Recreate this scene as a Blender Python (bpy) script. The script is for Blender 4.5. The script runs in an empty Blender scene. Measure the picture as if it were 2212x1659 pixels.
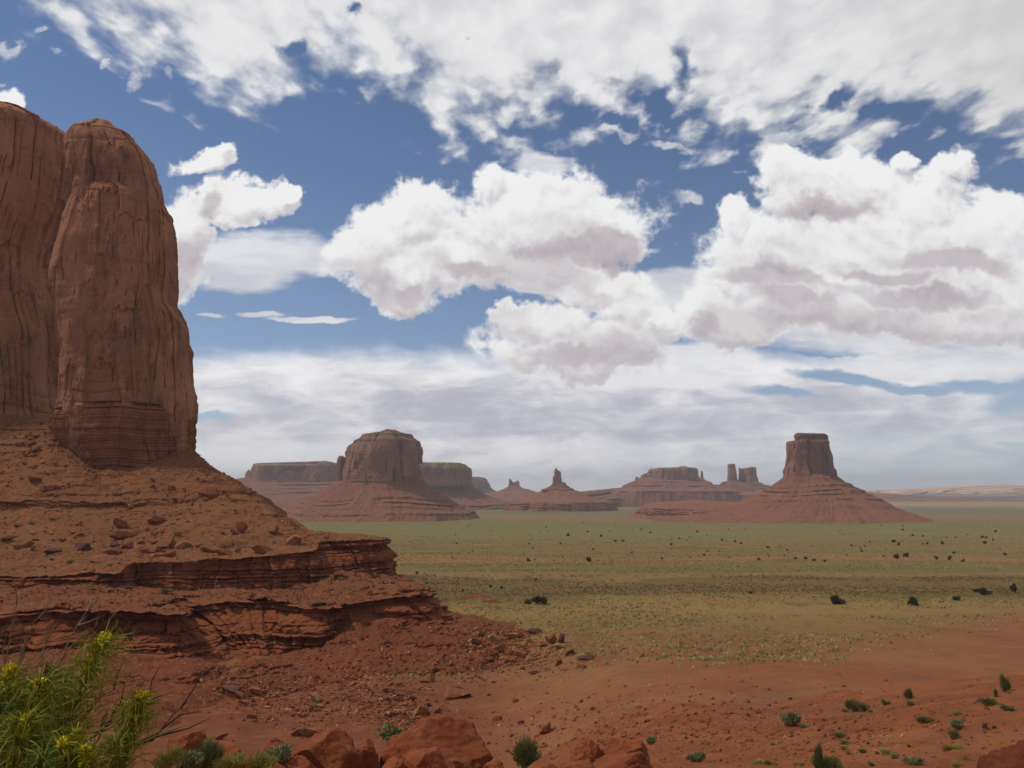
import bpy, math, random
import numpy as np
sc = bpy.context.scene
COL = sc.collection
PI = math.pi
def R(d): return math.radians(d)
# ------------------------------------------------------------------ camera
EYE = 100.0
PITCH = R(7.69)
cd = bpy.data.cameras.new('camera'); cam = bpy.data.objects.new('camera', cd); COL.objects.link(cam)
cam.location = (0, 0, EYE); cam.rotation_euler = (R(90) + PITCH, 0, 0)
cd.lens = 28.0; cd.sensor_width = 36.0; cd.clip_start = 0.1; cd.clip_end = 200000.0
sc.camera = cam
sc.view_settings.view_transform = 'Standard'; sc.view_settings.look = 'None'
sc.view_settings.exposure = 0.0; sc.view_settings.gamma = 1.0
sc.render.resolution_x = 1024; sc.render.resolution_y = 768
sc.cycles.volume_bounces = 0
sc.cycles.max_bounces = 5
SUN_EL, SUN_AZ = 55.0, -84.0       # azimuth clockwise from the view direction (+Y)
FP = 1720.4                        # focal length in the photo's 2212 px coordinates
CP, SP_ = math.cos(PITCH), math.sin(PITCH)
def ray(xd, yd):
    "direction through a point of the photograph, scaled to unit forward distance"
    cx = (xd - 1106.0) / FP; cz = (829.5 - yd) / FP
    y = CP - cz * SP_; z = SP_ + cz * CP
    return cx / y, z / y
def at(xd, yd, D):
    u, v = ray(xd, yd)
    return np.array((u * D, D, EYE + v * D))

# ------------------------------------------------------------------ shader maths helper
class Sh:
    def __init__(s, nt): s.nt = nt
    def node(s, t, **kw):
        n = s.nt.nodes.new(t)
        for k, v in kw.items(): setattr(n, k, v)
        return n
    def put(s, sock, v):
        if isinstance(v, V): s.nt.links.new(v.s, sock)
        elif isinstance(v, bpy.types.NodeSocket): s.nt.links.new(v, sock)
        elif v is not None: sock.default_value = v
    def m(s, op, a, b=None, c=None, clamp=False):
        n = s.node('ShaderNodeMath', operation=op, use_clamp=clamp)
        s.put(n.inputs[0], a); s.put(n.inputs[1], b); s.put(n.inputs[2], c)
        return V(s, n.outputs[0])
    def vm(s, op, a, b=None, out=0):
        n = s.node('ShaderNodeVectorMath', operation=op)
        s.put(n.inputs[0], a)
        if op == 'SCALE': s.put(n.inputs['Scale'], b)
        else: s.put(n.inputs[1], b)
        return V(s, n.outputs['Value'] if op in ('LENGTH', 'DOT_PRODUCT', 'DISTANCE') else n.outputs[0])
    def xyz(s, v):
        n = s.node('ShaderNodeSeparateXYZ'); s.put(n.inputs[0], v)
        return V(s, n.outputs[0]), V(s, n.outputs[1]), V(s, n.outputs[2])
    def comb(s, x, y, z=0.0):
        n = s.node('ShaderNodeCombineXYZ'); s.put(n.inputs[0], x); s.put(n.inputs[1], y); s.put(n.inputs[2], z)
        return V(s, n.outputs[0])
    def noise(s, vec, scale, detail=4, rough=0.55, lac=2.0, dist=0.0, color=False):
        n = s.node('ShaderNodeTexNoise'); s.put(n.inputs['Vector'], vec)
        n.inputs['Scale'].default_value = scale; n.inputs['Detail'].default_value = detail
        n.inputs['Roughness'].default_value = rough; n.inputs['Lacunarity'].default_value = lac
        n.inputs['Distortion'].default_value = dist
        return V(s, n.outputs['Color' if color else 0])
    def vor(s, vec, scale, feature='F1', rnd=1.0, out='Distance'):
        n = s.node('ShaderNodeTexVoronoi', feature=feature); s.put(n.inputs['Vector'], vec)
        n.inputs['Scale'].default_value = scale; n.inputs['Randomness'].default_value = rnd
        return V(s, n.outputs[out])
    def ss(s, x, a, b, lo=0.0, hi=1.0, mode='SMOOTHSTEP'):
        n = s.node('ShaderNodeMapRange', interpolation_type=mode)
        s.put(n.inputs[0], x)
        for i, v in zip((1, 2, 3, 4), (a, b, lo, hi)): s.put(n.inputs[i], v)
        return V(s, n.outputs[0])
    def lin(s, x, a, b, lo=0.0, hi=1.0): return s.ss(x, a, b, lo, hi, 'LINEAR')
    def mix(s, f, a, b):
        n = s.node('ShaderNodeMix', data_type='RGBA'); s.put(n.inputs[0], f)
        def c(v): return (*v, 1.0) if isinstance(v, (tuple, list)) and len(v) == 3 else v
        s.put(n.inputs[6], c(a)); s.put(n.inputs[7], c(b))
        return V(s, n.outputs[2])
    def mul(s, a, b):
        n = s.node('ShaderNodeMix', data_type='RGBA', blend_type='MULTIPLY'); n.inputs[0].default_value = 1.0
        s.put(n.inputs[6], a); s.put(n.inputs[7], b)
        return V(s, n.outputs[2])
    def curve(s, x, pts, x0, x1, y0, y1):
        "float curve through world-unit points"
        n = s.node('ShaderNodeFloatCurve'); c = n.mapping.curves[0]
        P = [((a - x0) / (x1 - x0), (b - y0) / (y1 - y0)) for a, b in pts]
        while len(c.points) < len(P): c.points.new(0.5, 0.5)
        for q, p in zip(c.points, P): q.location = p; q.handle_type = 'VECTOR'
        n.mapping.update()
        s.put(n.inputs['Value'], s.lin(x, x0, x1))
        return s.lin(V(s, n.outputs[0]), 0.0, 1.0, y0, y1)
class V:
    def __init__(self, sh, s): self.sh, self.s = sh, s
    def __add__(a, b): return a.sh.m('ADD', a, b)
    def __radd__(a, b): return a.sh.m('ADD', b, a)
    def __sub__(a, b): return a.sh.m('SUBTRACT', a, b)
    def __rsub__(a, b): return a.sh.m('SUBTRACT', b, a)
    def __mul__(a, b): return a.sh.m('MULTIPLY', a, b)
    def __rmul__(a, b): return a.sh.m('MULTIPLY', b, a)
    def __truediv__(a, b): return a.sh.m('DIVIDE', a, b)
    def __rtruediv__(a, b): return a.sh.m('DIVIDE', b, a)
    def max(a, b): return a.sh.m('MAXIMUM', a, b)
    def min(a, b): return a.sh.m('MINIMUM', a, b)
def srgb(r, g, b):
    f = lambda c: (c / 255 / 12.92) if c <= 10.3 else ((c / 255 + 0.055) / 1.055) ** 2.4
    return (f(r), f(g), f(b))

# ------------------------------------------------------------------ numpy noise
_rng = np.random.RandomState(11)
_perm = _rng.permutation(512); _perm = np.concatenate([_perm, _perm, _perm])
_grad = _rng.normal(size=(512, 3)); _grad = (_grad / np.linalg.norm(_grad, axis=1)[:, None]).astype(np.float32)
def perlin(x, y, z=0.0):
    x, y, z = np.broadcast_arrays(np.asarray(x, np.float32), np.asarray(y, np.float32), np.asarray(z, np.float32))
    xi = np.floor(x).astype(np.int64); yi = np.floor(y).astype(np.int64); zi = np.floor(z).astype(np.int64)
    xf = x - xi; yf = y - yi; zf = z - zi
    fade = lambda t: t * t * t * (t * (t * 6 - 15) + 10)
    u, v, w = fade(xf), fade(yf), fade(zf)
    xi &= 511; yi &= 511; zi &= 511
    out = 0.0
    for dx in (0, 1):
        a = _perm[(xi + dx) & 511]
        wx = u if dx else 1 - u
        for dy in (0, 1):
            b = _perm[(a + yi + dy) & 511]
            wy = v if dy else 1 - v
            for dz in (0, 1):
                g = _grad[_perm[(b + zi + dz) & 511]]
                out = out + wx * wy * (w if dz else 1 - w) * (g[..., 0] * (xf - dx) + g[..., 1] * (yf - dy) + g[..., 2] * (zf - dz))
    return out * 1.5
def fbm(x, y, z=0.0, octv=5, rough=0.5, lac=2.03):
    a, s, o = 1.0, 0.0, 0.0
    x = np.asarray(x, np.float32); y = np.asarray(y, np.float32); z = np.asarray(z, np.float32)
    for i in range(octv):
        s = s + a * perlin(x + 17.3 * i, y - 9.1 * i, z + 5.7 * i); o += a
        x = x * lac; y = y * lac; z = z * lac; a *= rough
    return s / o * 1.6
def hash1(i, seed=0):
    i = np.asarray(i).astype(np.int64)
    h = (i * 374761393 + seed * 668265263) & 0x7fffffff
    h = ((h ^ (h >> 13)) * 1274126177) & 0x7fffffff
    return ((h ^ (h >> 16)) & 0xffff) / 65535.0
def sstep(x, a, b):
    t = np.clip((x - a) / (b - a), 0, 1); return t * t * (3 - 2 * t)
# ------------------------------------------------------------------ object helpers
def tag(o, label=None, cat=None, group=None, kind=None):
    if label: o['label'] = label
    if cat: o['category'] = cat
    if group: o['group'] = group
    if kind: o['kind'] = kind
    return o
def link(name, me, mat=None, parent=None, loc=None):
    o = bpy.data.objects.new(name, me); COL.objects.link(o)
    if mat is not None and me is not None: me.materials.append(mat)
    if parent is not None: o.parent = parent
    if loc is not None: o.location = loc
    return o
def raw_mesh(name, co, faces, nper, smooth=True):
    "fast mesh from arrays; every face has nper corners"
    me = bpy.data.meshes.new(name)
    co = np.ascontiguousarray(co, dtype=np.float32).reshape(-1, 3); faces = np.ascontiguousarray(faces, dtype=np.int32).reshape(-1)
    nf = len(faces) // nper
    me.vertices.add(len(co)); me.vertices.foreach_set('co', co.reshape(-1))
    me.loops.add(len(faces)); me.loops.foreach_set('vertex_index', faces)
    me.polygons.add(nf); me.polygons.foreach_set('loop_start', np.arange(nf, dtype=np.int32) * nper)
    me.polygons.foreach_set('loop_total', np.full(nf, nper, dtype=np.int32))
    me.polygons.foreach_set('use_smooth', np.full(nf, smooth, dtype=bool))
    me.update(calc_edges=True); me.validate()
    return me
def grid_mesh(name, P, closed=False, flip=False):
    "P: (rows, columns, 3)"
    r, c = P.shape[:2]
    i = np.arange(r - 1)[:, None]; j = np.arange(c if closed else c - 1)[None, :]; j2 = (j + 1) % c
    q = np.stack([i * c + j, i * c + j2, (i + 1) * c + j2, (i + 1) * c + j], -1)
    if flip: q = q[..., ::-1]
    return raw_mesh(name, P.reshape(-1, 3), q, 4)
def color_attr(me, name, arr):
    a = me.attributes.new(name, 'FLOAT_COLOR', 'POINT')
    a.data.foreach_set('color', np.ascontiguousarray(arr, dtype=np.float32).reshape(-1))
# ------------------------------------------------------------------ sky and clouds (world)
def blobs(u, v, L):
    acc = np.full(u.shape, 9.0)
    for cx, cy, rx, ry, rot in L:
        c, d = ray(cx, cy); x = (u - c) * FP; y = (v - d) * FP; a = R(rot)
        l = np.hypot((x * math.cos(a) + y * math.sin(a)) / rx, (-x * math.sin(a) + y * math.cos(a)) / ry)
        k = 0.22; h = np.clip(0.5 + 0.5 * (acc - l) / k, 0, 1)
        acc = acc * (1 - h) + l * h - k * h * (1 - h)
    return 1.0 - acc
CUMULUS = [  # centre x, y, radius x, y, tilt: the heaped clouds
 (1180,470,250,120,0),(1200,410,140,75,0),(1330,500,110,75,0),(920,440,75,80,0),(880,480,130,80,0),(800,530,120,80,20),(960,560,210,80,0),
 (840,590,120,70,-15),(875,650,75,50,0),(1130,570,200,60,0),(1080,490,90,70,0),(1050,400,50,60,0),
 (1290,610,150,60,-10),(1350,660,90,60,0),(1180,695,130,55,5),(1130,690,70,45,0),(1250,760,220,75,0),(1420,690,60,45,0),(1340,730,120,60,0),
 (1720,400,105,100,0),(1690,360,65,55,0),(1850,410,180,95,-5),(1810,370,80,60,0),(2000,430,110,80,15),(2060,375,45,65,-30),(1950,500,230,90,0),
 (1660,520,170,95,10),(1580,470,45,75,0),(1800,560,260,100,-5),(2130,520,160,100,0),(2200,480,90,70,0),(2050,590,240,100,0),(2200,620,160,110,0),
 (1590,600,110,70,0),(1700,640,200,80,0),(1530,670,90,70,0),(1600,700,110,55,0),(1900,670,260,80,0),(2120,690,220,80,0),
 (432,352,70,36,5),(462,330,34,34,30),(500,440,105,52,0),(570,430,70,50,0),(455,430,60,48,0),(612,415,35,16,40),(500,478,70,25,0),
 (395,520,60,120,0),(350,560,90,120,0),(15,225,60,48,0),(1960,345,36,30,0),
]
STRATUS = [(560,565,220,75,2),(500,600,150,55,0),(700,560,120,50,0),(1440,625,170,60,0),(1480,600,110,40,0),(1170,352,95,32,0),(1250,600,200,40,0),
 (560,677,90,10,0),(660,688,120,9,0),(450,680,50,7,0),(1900,715,380,60,0),(2100,775,300,50,0),(1750,690,200,50,0),(1250,800,190,40,-3),(1450,815,150,24,0),(1500,760,170,30,0),(2000,800,260,26,-3)]

def build_sky():
    # the world: clear blue with a broken cover, which lights the land from every side
    w = bpy.data.worlds.new('World'); sc.world = w; w.use_nodes = True
    nt = w.node_tree; nt.nodes.clear(); sh = Sh(nt)
    def nishita(sh):
        sky = sh.node('ShaderNodeTexSky', sky_type='NISHITA', sun_disc=False)
        sky.sun_elevation = R(SUN_EL); sky.sun_rotation = R(SUN_AZ)
        sky.air_density = 1.0; sky.dust_density = 0.4; sky.ozone_density = 3.0; sky.altitude = 1600
        return sky
    sky = nishita(sh)
    tc = sh.node('ShaderNodeTexCoord')
    n = sh.noise(tc.outputs['Generated'], 3.0, 4, 0.55)
    a = sh.ss(n, 0.42, 0.56)
    col = sh.mix(a, sh.vm('SCALE', V(sh, sky.outputs[0]), SKY_K), srgb(188, 188, 192))
    _, _, gz = sh.xyz(tc.outputs['Generated'])
    col = sh.mix(sh.ss(gz, 0.0, -0.05), col, (0.10, 0.055, 0.035))
    bg = sh.node('ShaderNodeBackground'); sh.put(bg.inputs[0], col); bg.inputs[1].default_value = 1.0
    out = sh.node('ShaderNodeOutputWorld'); nt.links.new(bg.outputs[0], out.inputs[0])
    # the sky dome in front of the viewer, with its cloud cover stored per vertex and broken up by noise nodes
    az = np.radians(np.linspace(-64, 64, 1500)); el = np.radians(np.concatenate([np.linspace(-2.0, 36, 500), np.linspace(36.3, 44, 20)]))
    A, E = np.meshgrid(az, el)
    RAD = 75000.0
    P = np.stack([np.sin(A) * np.cos(E), np.cos(A) * np.cos(E), np.sin(E)], -1)
    u = P[..., 0] / P[..., 1]; v = P[..., 2] / P[..., 1]
    wa, wb, wc = fbm(u * 9, v * 9, 1.0, 6, 0.6), fbm(u * 9, v * 9, 40.0, 6, 0.6), fbm(u * 3, v * 3, 9.0, 3)
    wa = wa + fbm(u * 40, v * 40, 5.0, 4, 0.6) * 0.25; wb = wb + fbm(u * 40, v * 40, 25.0, 4, 0.6) * 0.25
    uw = u + wa * 0.034; vw = v + wb * 0.030
    def billow(x, y, z, n, r):
        q, a, t = 0.0, 1.0, 0.0
        for i in range(n):
            q = q + a * (1 - 2.2 * np.abs(perlin(x + 7 * i, y + 3 * i, z))); t += a; x = x * 2.1; y = y * 2.1; a *= r
        return q / t
    def detail(uu, vv):      # heaped, cauliflower-like relief
        a = fbm(uu * 12, vv * 12, 14.0, 3) * 0.02
        return (billow((uu + a) * 13, (vv - a) * 14, 3.0, 6, 0.60) - 0.35) * 0.75
    f0 = blobs(uw, vw, CUMULUS); f1 = blobs(uw - 0.004, vw + 0.016, CUMULUS)
    d0 = detail(u, v); d1 = detail(u - 0.004, v + 0.013)
    F0 = np.minimum(f0 * 1.35, 0.85) + d0 * 0.62; F1 = np.minimum(f1 * 1.35, 0.85) + d1 * 0.62
    above = blobs(uw, vw + 0.070, CUMULUS)
    below = blobs(uw, vw - 0.040, CUMULUS)
    base = sstep(above, -0.1, 0.55) * sstep(f0, 0.0, 0.35) * (1 - 0.75 * sstep(below, 0.15, 0.65))
    dusk = sstep(blobs(uw, vw, [(1240,535,170,42,0),(1330,520,90,40,0),(1020,575,130,26,0),(880,640,60,34,0),(1800,455,150,36,-4),(1640,598,130,30,-4),(1900,590,160,26,-10),(2080,575,170,34,-8),(1720,640,120,24,-5),(2000,650,200,26,-6),(1540,700,60,30,0),(1250,770,150,30,0),(1330,560,60,30,0),(395,560,60,60,0)]), -0.35, 0.85)
    base = np.maximum(base * 0.55, dusk)
    base = np.clip(base + fbm(u * 7, v * 12, 77.0, 3) * 0.25 * sstep(f0, 0.1, 0.4), 0, 1)
    pts = [(-60,-60),(40,0),(120,50),(250,80),(380,110),(430,150),(520,185),(640,150),(780,140),(860,160),(910,215),(950,265),(1040,295),(1130,310),(1180,280),(1260,245),(1350,250),
           (1420,230),(1470,250),(1580,280),(1720,275),(1850,290),(2000,300),(2100,325),(2212,385),(2400,470)]
    Q = np.array([ray(a, b) for a, b in pts])
    bv = np.interp(u, Q[:, 0], Q[:, 1])
    covA = np.clip((v - bv) * 6.5 + wc * 0.35, -1.5, 1.0)
    holes = np.maximum(blobs(uw, vw, [(1475,140,46,130,-8),(1440,235,80,60,0),(1790,205,70,26,25),(1880,240,60,20,30),(1330,262,60,30,0),(1000,60,30,30,0),(640,100,50,30,20),(760,20,30,24,0)]), 0)
    wisp = blobs(uw, vw, [(300,150,60,45,40),(265,190,45,30,40),(430,160,40,30,0),(235,145,30,15,0),(360,160,24,34,-30),(20,105,40,26,-35),(90,60,34,22,0),(130,120,34,18,-35),(5,170,26,18,0),(1330,290,70,18,8),(1450,310,90,22,5),(1690,305,120,26,0),(850,150,40,34,0),(1468,438,62,24,8),(1575,430,30,30,0)])
    fS = blobs(u + wa * 0.015, v + wb * 0.007, STRATUS)
    T = [(-400,790),(250,790),(380,770),(470,748),(600,742),(700,740),(820,738),(950,744),(1100,750),(1250,735),(1500,745),(1600,742),(1700,755),(1850,740),(2000,760),(2212,765),(2500,760)]
    Q = np.array([ray(a, b) for a, b in T]); tv = np.interp(u, Q[:, 0], Q[:, 1])
    hol = np.maximum(blobs(u + wa * 0.02, v + wb * 0.008, [(445,893,70,16,0),(400,902,60,16,0),(1690,843,150,20,-7),(1850,818,170,18,-6),(1990,840,120,14,-4),(2130,830,150,34,0),(2200,870,140,40,10),(1820,757,110,16,0),(1700,742,60,10,0),(2190,958,60,9,0)]), 0)
    covC = np.minimum((tv - v + wa * 0.010) * 16.0, 0.85) - hol * 1.5
    H = lambda yd: ray(1106, yd)[1]
    hp = [(-0.05,0.5),(H(1060),0.5),(H(1000),0.62),(H(965),0.50),(H(900),0.15),(H(850),0.25),(H(800),0.62),(H(760),0.95),(H(700),0.9),(0.5,0.9)]
    band = np.interp(v, [a for a, b in hp], [b for a, b in hp])
    left = sstep(-u, 0.08, 0.42)
    band = band + left * sstep(-v, -H(930), -H(985)) * 0.42 - sstep(u, 0.05, 0.5) * sstep(-v, -H(930), -H(970)) * 0.12
    me = grid_mesh('sky', P * RAD)
    color_attr(me, 'ca', np.stack([F0, F0 - F1, base, f0], -1))
    color_attr(me, 'cb', np.stack([covA - holes * 0.9, wisp, fS, covC], -1))
    color_attr(me, 'cc', np.stack([band, left, u, v], -1))
    m = bpy.data.materials.new('sky'); m.use_nodes = True; nt = m.node_tree; nt.nodes.clear(); sh = Sh(nt)
    def attr(nm):
        n = sh.node('ShaderNodeAttribute', attribute_name=nm)
        s = sh.node('ShaderNodeSeparateColor'); nt.links.new(n.outputs['Color'], s.inputs[0])
        return V(sh, s.outputs[0]), V(sh, s.outputs[1]), V(sh, s.outputs[2]), V(sh, n.outputs['Alpha'])
    F, G, bs, fb = attr('ca'); cov, wi, st, cc_ = attr('cb'); bnd, lf, U, Vv = attr('cc')
    p = sh.comb(U, Vv)
    # cumulus
    n1 = sh.noise(p, 60.0, 8, 0.66) - 0.5
    n2 = sh.noise(sh.vm('ADD', p, (-0.0016, 0.0042, 0)), 55.0, 4, 0.55) - 0.5
    Fn = F + n1 * 0.62
    dB = sh.ss(Fn, 0.02, 0.44)
    lit = sh.ss(G + (n1 - n2) * 0.35, -0.62, 0.28)
    cB = sh.mix(lit, srgb(206, 202, 207), srgb(244, 244, 244))
    cB = sh.mix(sh.ss(bs, 0.0, 0.9) * 1.0, cB, sh.mix(lit, srgb(181, 171, 176), srgb(202, 194, 198)))
    rim = sh.ss(Fn, 0.42, 0.15) * sh.ss(bs, 0.6, 0.1)
    cB = sh.mix(rim * 0.6, cB, srgb(238, 239, 242))
    # high layer
    vp = Vv.max(0.02) + 0.06
    q = sh.comb(U / vp, 1.0 / vp)
    mp = sh.node('ShaderNodeMapping'); sh.put(mp.inputs[0], q); mp.inputs['Rotation'].default_value = (0, 0, R(24)); mp.inputs['Scale'].default_value = (1.15, 0.78, 1)
    q = V(sh, mp.outputs[0])
    nA = sh.noise(q, 8.0, 9, 0.56, dist=0.15) - 0.5
    nA2 = sh.vor(sh.vm('ADD', q, sh.vm('SCALE', sh.noise(q, 14, 3, 0.5, color=True), 0.13)), 13.0, 'SMOOTH_F1')
    nAA = nA * 1.6 + (0.42 - nA2) * 1.1
    dA = sh.ss(cov + nAA, -0.22, 0.55)
    dA = dA.max(sh.ss(wi.min(0.6) + nA * 1.5, 0.2, 0.8) * 0.75)
    cA = sh.mix(sh.ss(nA - (nA2 - 0.4) * 0.45, -0.25, 0.2), srgb(212, 212, 216), srgb(235, 235, 236))
    cA = sh.mix(sh.ss(U, 0.3, 0.85) * 0.55, cA, srgb(198, 195, 193))
    # stratus patches
    s = sh.comb(U, Vv * 3.4)
    sw = sh.vm('ADD', s, sh.vm('SCALE', sh.noise(s, 3.0, 3, 0.5, color=True), 0.22))
    nS = sh.noise(sw, 5.0, 8, 0.6) - 0.5
    dS = sh.ss(st.min(0.7) + nS * 1.3, 0.02, 0.45) * 0.9
    cS = sh.mix(sh.ss(nS, -0.2, 0.12), srgb(204, 204, 213), srgb(238, 238, 240))
    # the deck
    dC = sh.ss(cc_ + nS * 1.3, -0.1, 0.6)
    nS2 = sh.noise(sh.comb(U + 7.0, Vv * 2.9), 11.0, 9, 0.64, dist=0.5) - 0.5
    rib = sh.noise(sh.comb(U * 0.8 + 3.0, Vv * 7.5 - U * 0.35), 4.2, 7, 0.6, dist=0.6)
    cC = sh.mix(sh.ss(bnd + 0.08 + (rib - 0.5) * 1.1 + (nS2 * 2.0), -0.05, 1.0), srgb(186, 186, 199), srgb(248, 247, 248))
    cC = sh.mix(sh.ss(U, 0.0, 0.5) * sh.ss(Vv, 0.16, 0.0) * 0.62, cC, srgb(186, 200, 210))
    cC = sh.mix(lf * sh.ss(Vv, 0.14, 0.02) * 0.4, cC, srgb(232, 233, 234))
    geo = sh.node('ShaderNodeNewGeometry')
    dirn = sh.vm('NORMALIZE', V(sh, geo.outputs['Position']))
    sky = nishita(sh); sh.put(sky.inputs[0], dirn)
    blue = sh.mul(sh.vm('SCALE', V(sh, sky.outputs[0]), SKY_K), sh.mix(sh.ss(Vv, 0.62, 0.12), (0.84, 0.86, 0.90), (1.08, 0.98, 0.94)))
    c = sh.mix(dC, blue, cC)
    c = sh.mix(dA, c, cA); c = sh.mix(dS, c, cS); c = sh.mix(dB, c, cB)
    em = sh.node('ShaderNodeEmission'); sh.put(em.inputs[0], c); em.inputs[1].default_value = 1.0
    o = sh.node('ShaderNodeOutputMaterial'); nt.links.new(em.outputs[0], o.inputs[0])
    m.cycles.emission_sampling = 'NONE'
    ob = link('sky', me, m); tag(ob, kind='structure')
SKY_K = 0.1
build_sky()
sd = bpy.data.lights.new('sun', 'SUN'); sun = bpy.data.objects.new('sun', sd); COL.objects.link(sun)
sd.energy = 2.2; sd.angle = R(4); sd.color = (1.0, 0.93, 0.84)
_a, _e = R(SUN_AZ), R(SUN_EL)
from mathutils import Vector
_d = Vector((math.sin(_a) * math.cos(_e), math.cos(_a) * math.cos(_e), math.sin(_e)))
sun.rotation_euler = _d.to_track_quat('Z', 'Y').to_euler()
# ------------------------------------------------------------------ materials
def mat_base(name, rough=0.95):
    m = bpy.data.materials.new(name); m.use_nodes = True; nt = m.node_tree
    b = nt.nodes['Principled BSDF']; b.inputs['Roughness'].default_value = rough
    b.inputs['Specular IOR Level'].default_value = 0.15
    sh = Sh(nt); return m, sh, b
def bump(sh, b, h, strength, dist):
    n = sh.node('ShaderNodeBump'); n.inputs['Strength'].default_value = strength; n.inputs['Distance'].default_value = dist
    sh.put(n.inputs['Height'], h); sh.nt.links.new(n.outputs[0], b.inputs['Normal'])
def pos(sh, obj=False):
    if obj: return V(sh, sh.node('ShaderNodeTexCoord').outputs['Object'])
    return V(sh, sh.node('ShaderNodeNewGeometry').outputs['Position'])
def cliff_mat(name, c0, c1, varn, s=6.0, strata=3.0, bd=0.6, vamt=0.75, topc=None):
    "red sandstone wall: vertical streaks of dark varnish over faint bedding"
    m, sh, b = mat_base(name); p = pos(sh); x, y, z = sh.xyz(p)
    wz = (sh.noise(p, 0.25 / s, 3, 0.5) - 0.5) * 1.6
    st = sh.noise(sh.comb(x / s + wz, y / s, z / (s * 7)), 1.0, 8, 0.6)
    st2 = sh.noise(sh.comb(x / (s * 4), y / (s * 4), z / (s * 7)), 1.0, 6, 0.6)
    bedn = sh.noise(sh.comb(x / 60, y / 60, z / strata), 1.0, 6, 0.65)
    fine = sh.noise(p, 3.0 / s, 8, 0.65)
    c = sh.mix(sh.ss(st2, 0.35, 0.65), c0, c1)
    c = sh.mix(sh.ss(st, 0.46, 0.70) * sh.ss(st2, 0.60, 0.42) * vamt, c, varn)
    c = sh.mix(sh.ss(sh.noise(p, 0.5 / s, 7, 0.62), 0.5, 0.66) * 0.4, c, tuple(q * 0.72 for q in c1))
    c = sh.mix(sh.ss(bedn, 0.52, 0.66) * 0.35, c, tuple(q * 0.62 for q in c0))
    c = sh.mix(sh.ss(fine, 0.45, 0.70) * 0.30, c, tuple(q * 1.25 for q in c1))
    c = sh.mix(sh.ss(sh.noise(sh.comb(x / (s * 2), y / (s * 2), z / (s * 5)), 1.0, 7, 0.6), 0.54, 0.68) * 0.5, c, tuple(q * 1.3 for q in c1))
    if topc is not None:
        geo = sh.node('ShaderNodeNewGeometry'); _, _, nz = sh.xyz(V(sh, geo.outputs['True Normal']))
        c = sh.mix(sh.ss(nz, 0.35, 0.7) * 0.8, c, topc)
    sh.put(b.inputs['Base Color'], c)
    bump(sh, b, st * 0.22 + bedn * 0.35 + fine * 0.8, 0.9, bd)
    return m
def talus_mat(name, soil, soil2, stone, green, s=1.0, gamt=0.5, bd=0.3):
    m, sh, b = mat_base(name); p = pos(sh)
    n1 = sh.noise(p, 0.035 / s, 6, 0.6); n2 = sh.noise(p, 0.25 / s, 8, 0.62); n3 = sh.noise(p, 1.3 / s, 6, 0.65)
    v = sh.vor(p, 0.55 / s, out='Color'); vr, vg, vb = sh.xyz(v); vd = sh.vor(p, 0.55 / s)
    c = sh.mix(sh.ss(n1, 0.38, 0.62), soil, soil2)
    c = sh.mix(sh.ss(n2, 0.46, 0.62) * gamt, c, green)
    c = sh.mix(sh.ss(vr, 0.72, 0.86) * sh.ss(vd, 0.42, 0.25) * 0.75, c, stone)
    c = sh.mix(sh.ss(n3, 0.42, 0.25) * 0.45, c, tuple(q * 0.5 for q in soil))
    c = sh.mix(sh.ss(n3, 0.58, 0.75) * 0.35, c, tuple(min(1, q * 1.5) for q in soil2))
    sh.put(b.inputs['Base Color'], c)
    bump(sh, b, n2 * 0.8 + n3 * 0.5 + sh.ss(vd, 0.5, 0.2) * 0.4 * sh.ss(vr, 0.5, 0.8), 0.8, bd)
    return m
DARK = 1.0
def A(r, g, b, k=1.0):        # photograph colour -> reflectance under this light
    q = srgb(r, g, b); return tuple(min(0.9, c * k * DARK * w) for c, w in zip(q, (0.93, 0.86, 0.70)))
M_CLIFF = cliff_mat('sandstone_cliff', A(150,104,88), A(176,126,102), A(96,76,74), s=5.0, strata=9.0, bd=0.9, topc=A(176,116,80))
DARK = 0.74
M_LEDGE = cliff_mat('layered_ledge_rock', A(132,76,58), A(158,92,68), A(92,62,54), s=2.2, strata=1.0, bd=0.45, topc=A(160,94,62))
DARK = 0.92
M_TALUS = talus_mat('talus_soil', A(130,82,55), A(136,88,59), A(172,114,84), A(112,94,62), s=1.0, gamt=0.48)
DARK = 0.78
M_SCREE = talus_mat('red_scree_soil', A(130,72,50), A(136,78,54), A(170,116,90), A(116,86,58), s=0.7, gamt=0.30)
DARK = 1.0
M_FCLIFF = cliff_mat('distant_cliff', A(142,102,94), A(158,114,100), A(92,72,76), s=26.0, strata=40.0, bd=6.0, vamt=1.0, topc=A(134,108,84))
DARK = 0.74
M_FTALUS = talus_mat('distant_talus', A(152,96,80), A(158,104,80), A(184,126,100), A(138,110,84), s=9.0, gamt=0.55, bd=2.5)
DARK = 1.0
M_PLATEAU = cliff_mat('pale_plateau_rock', A(216,170,140), A(230,186,150), A(150,130,130), s=120.0, strata=80.0, bd=12.0)

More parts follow.
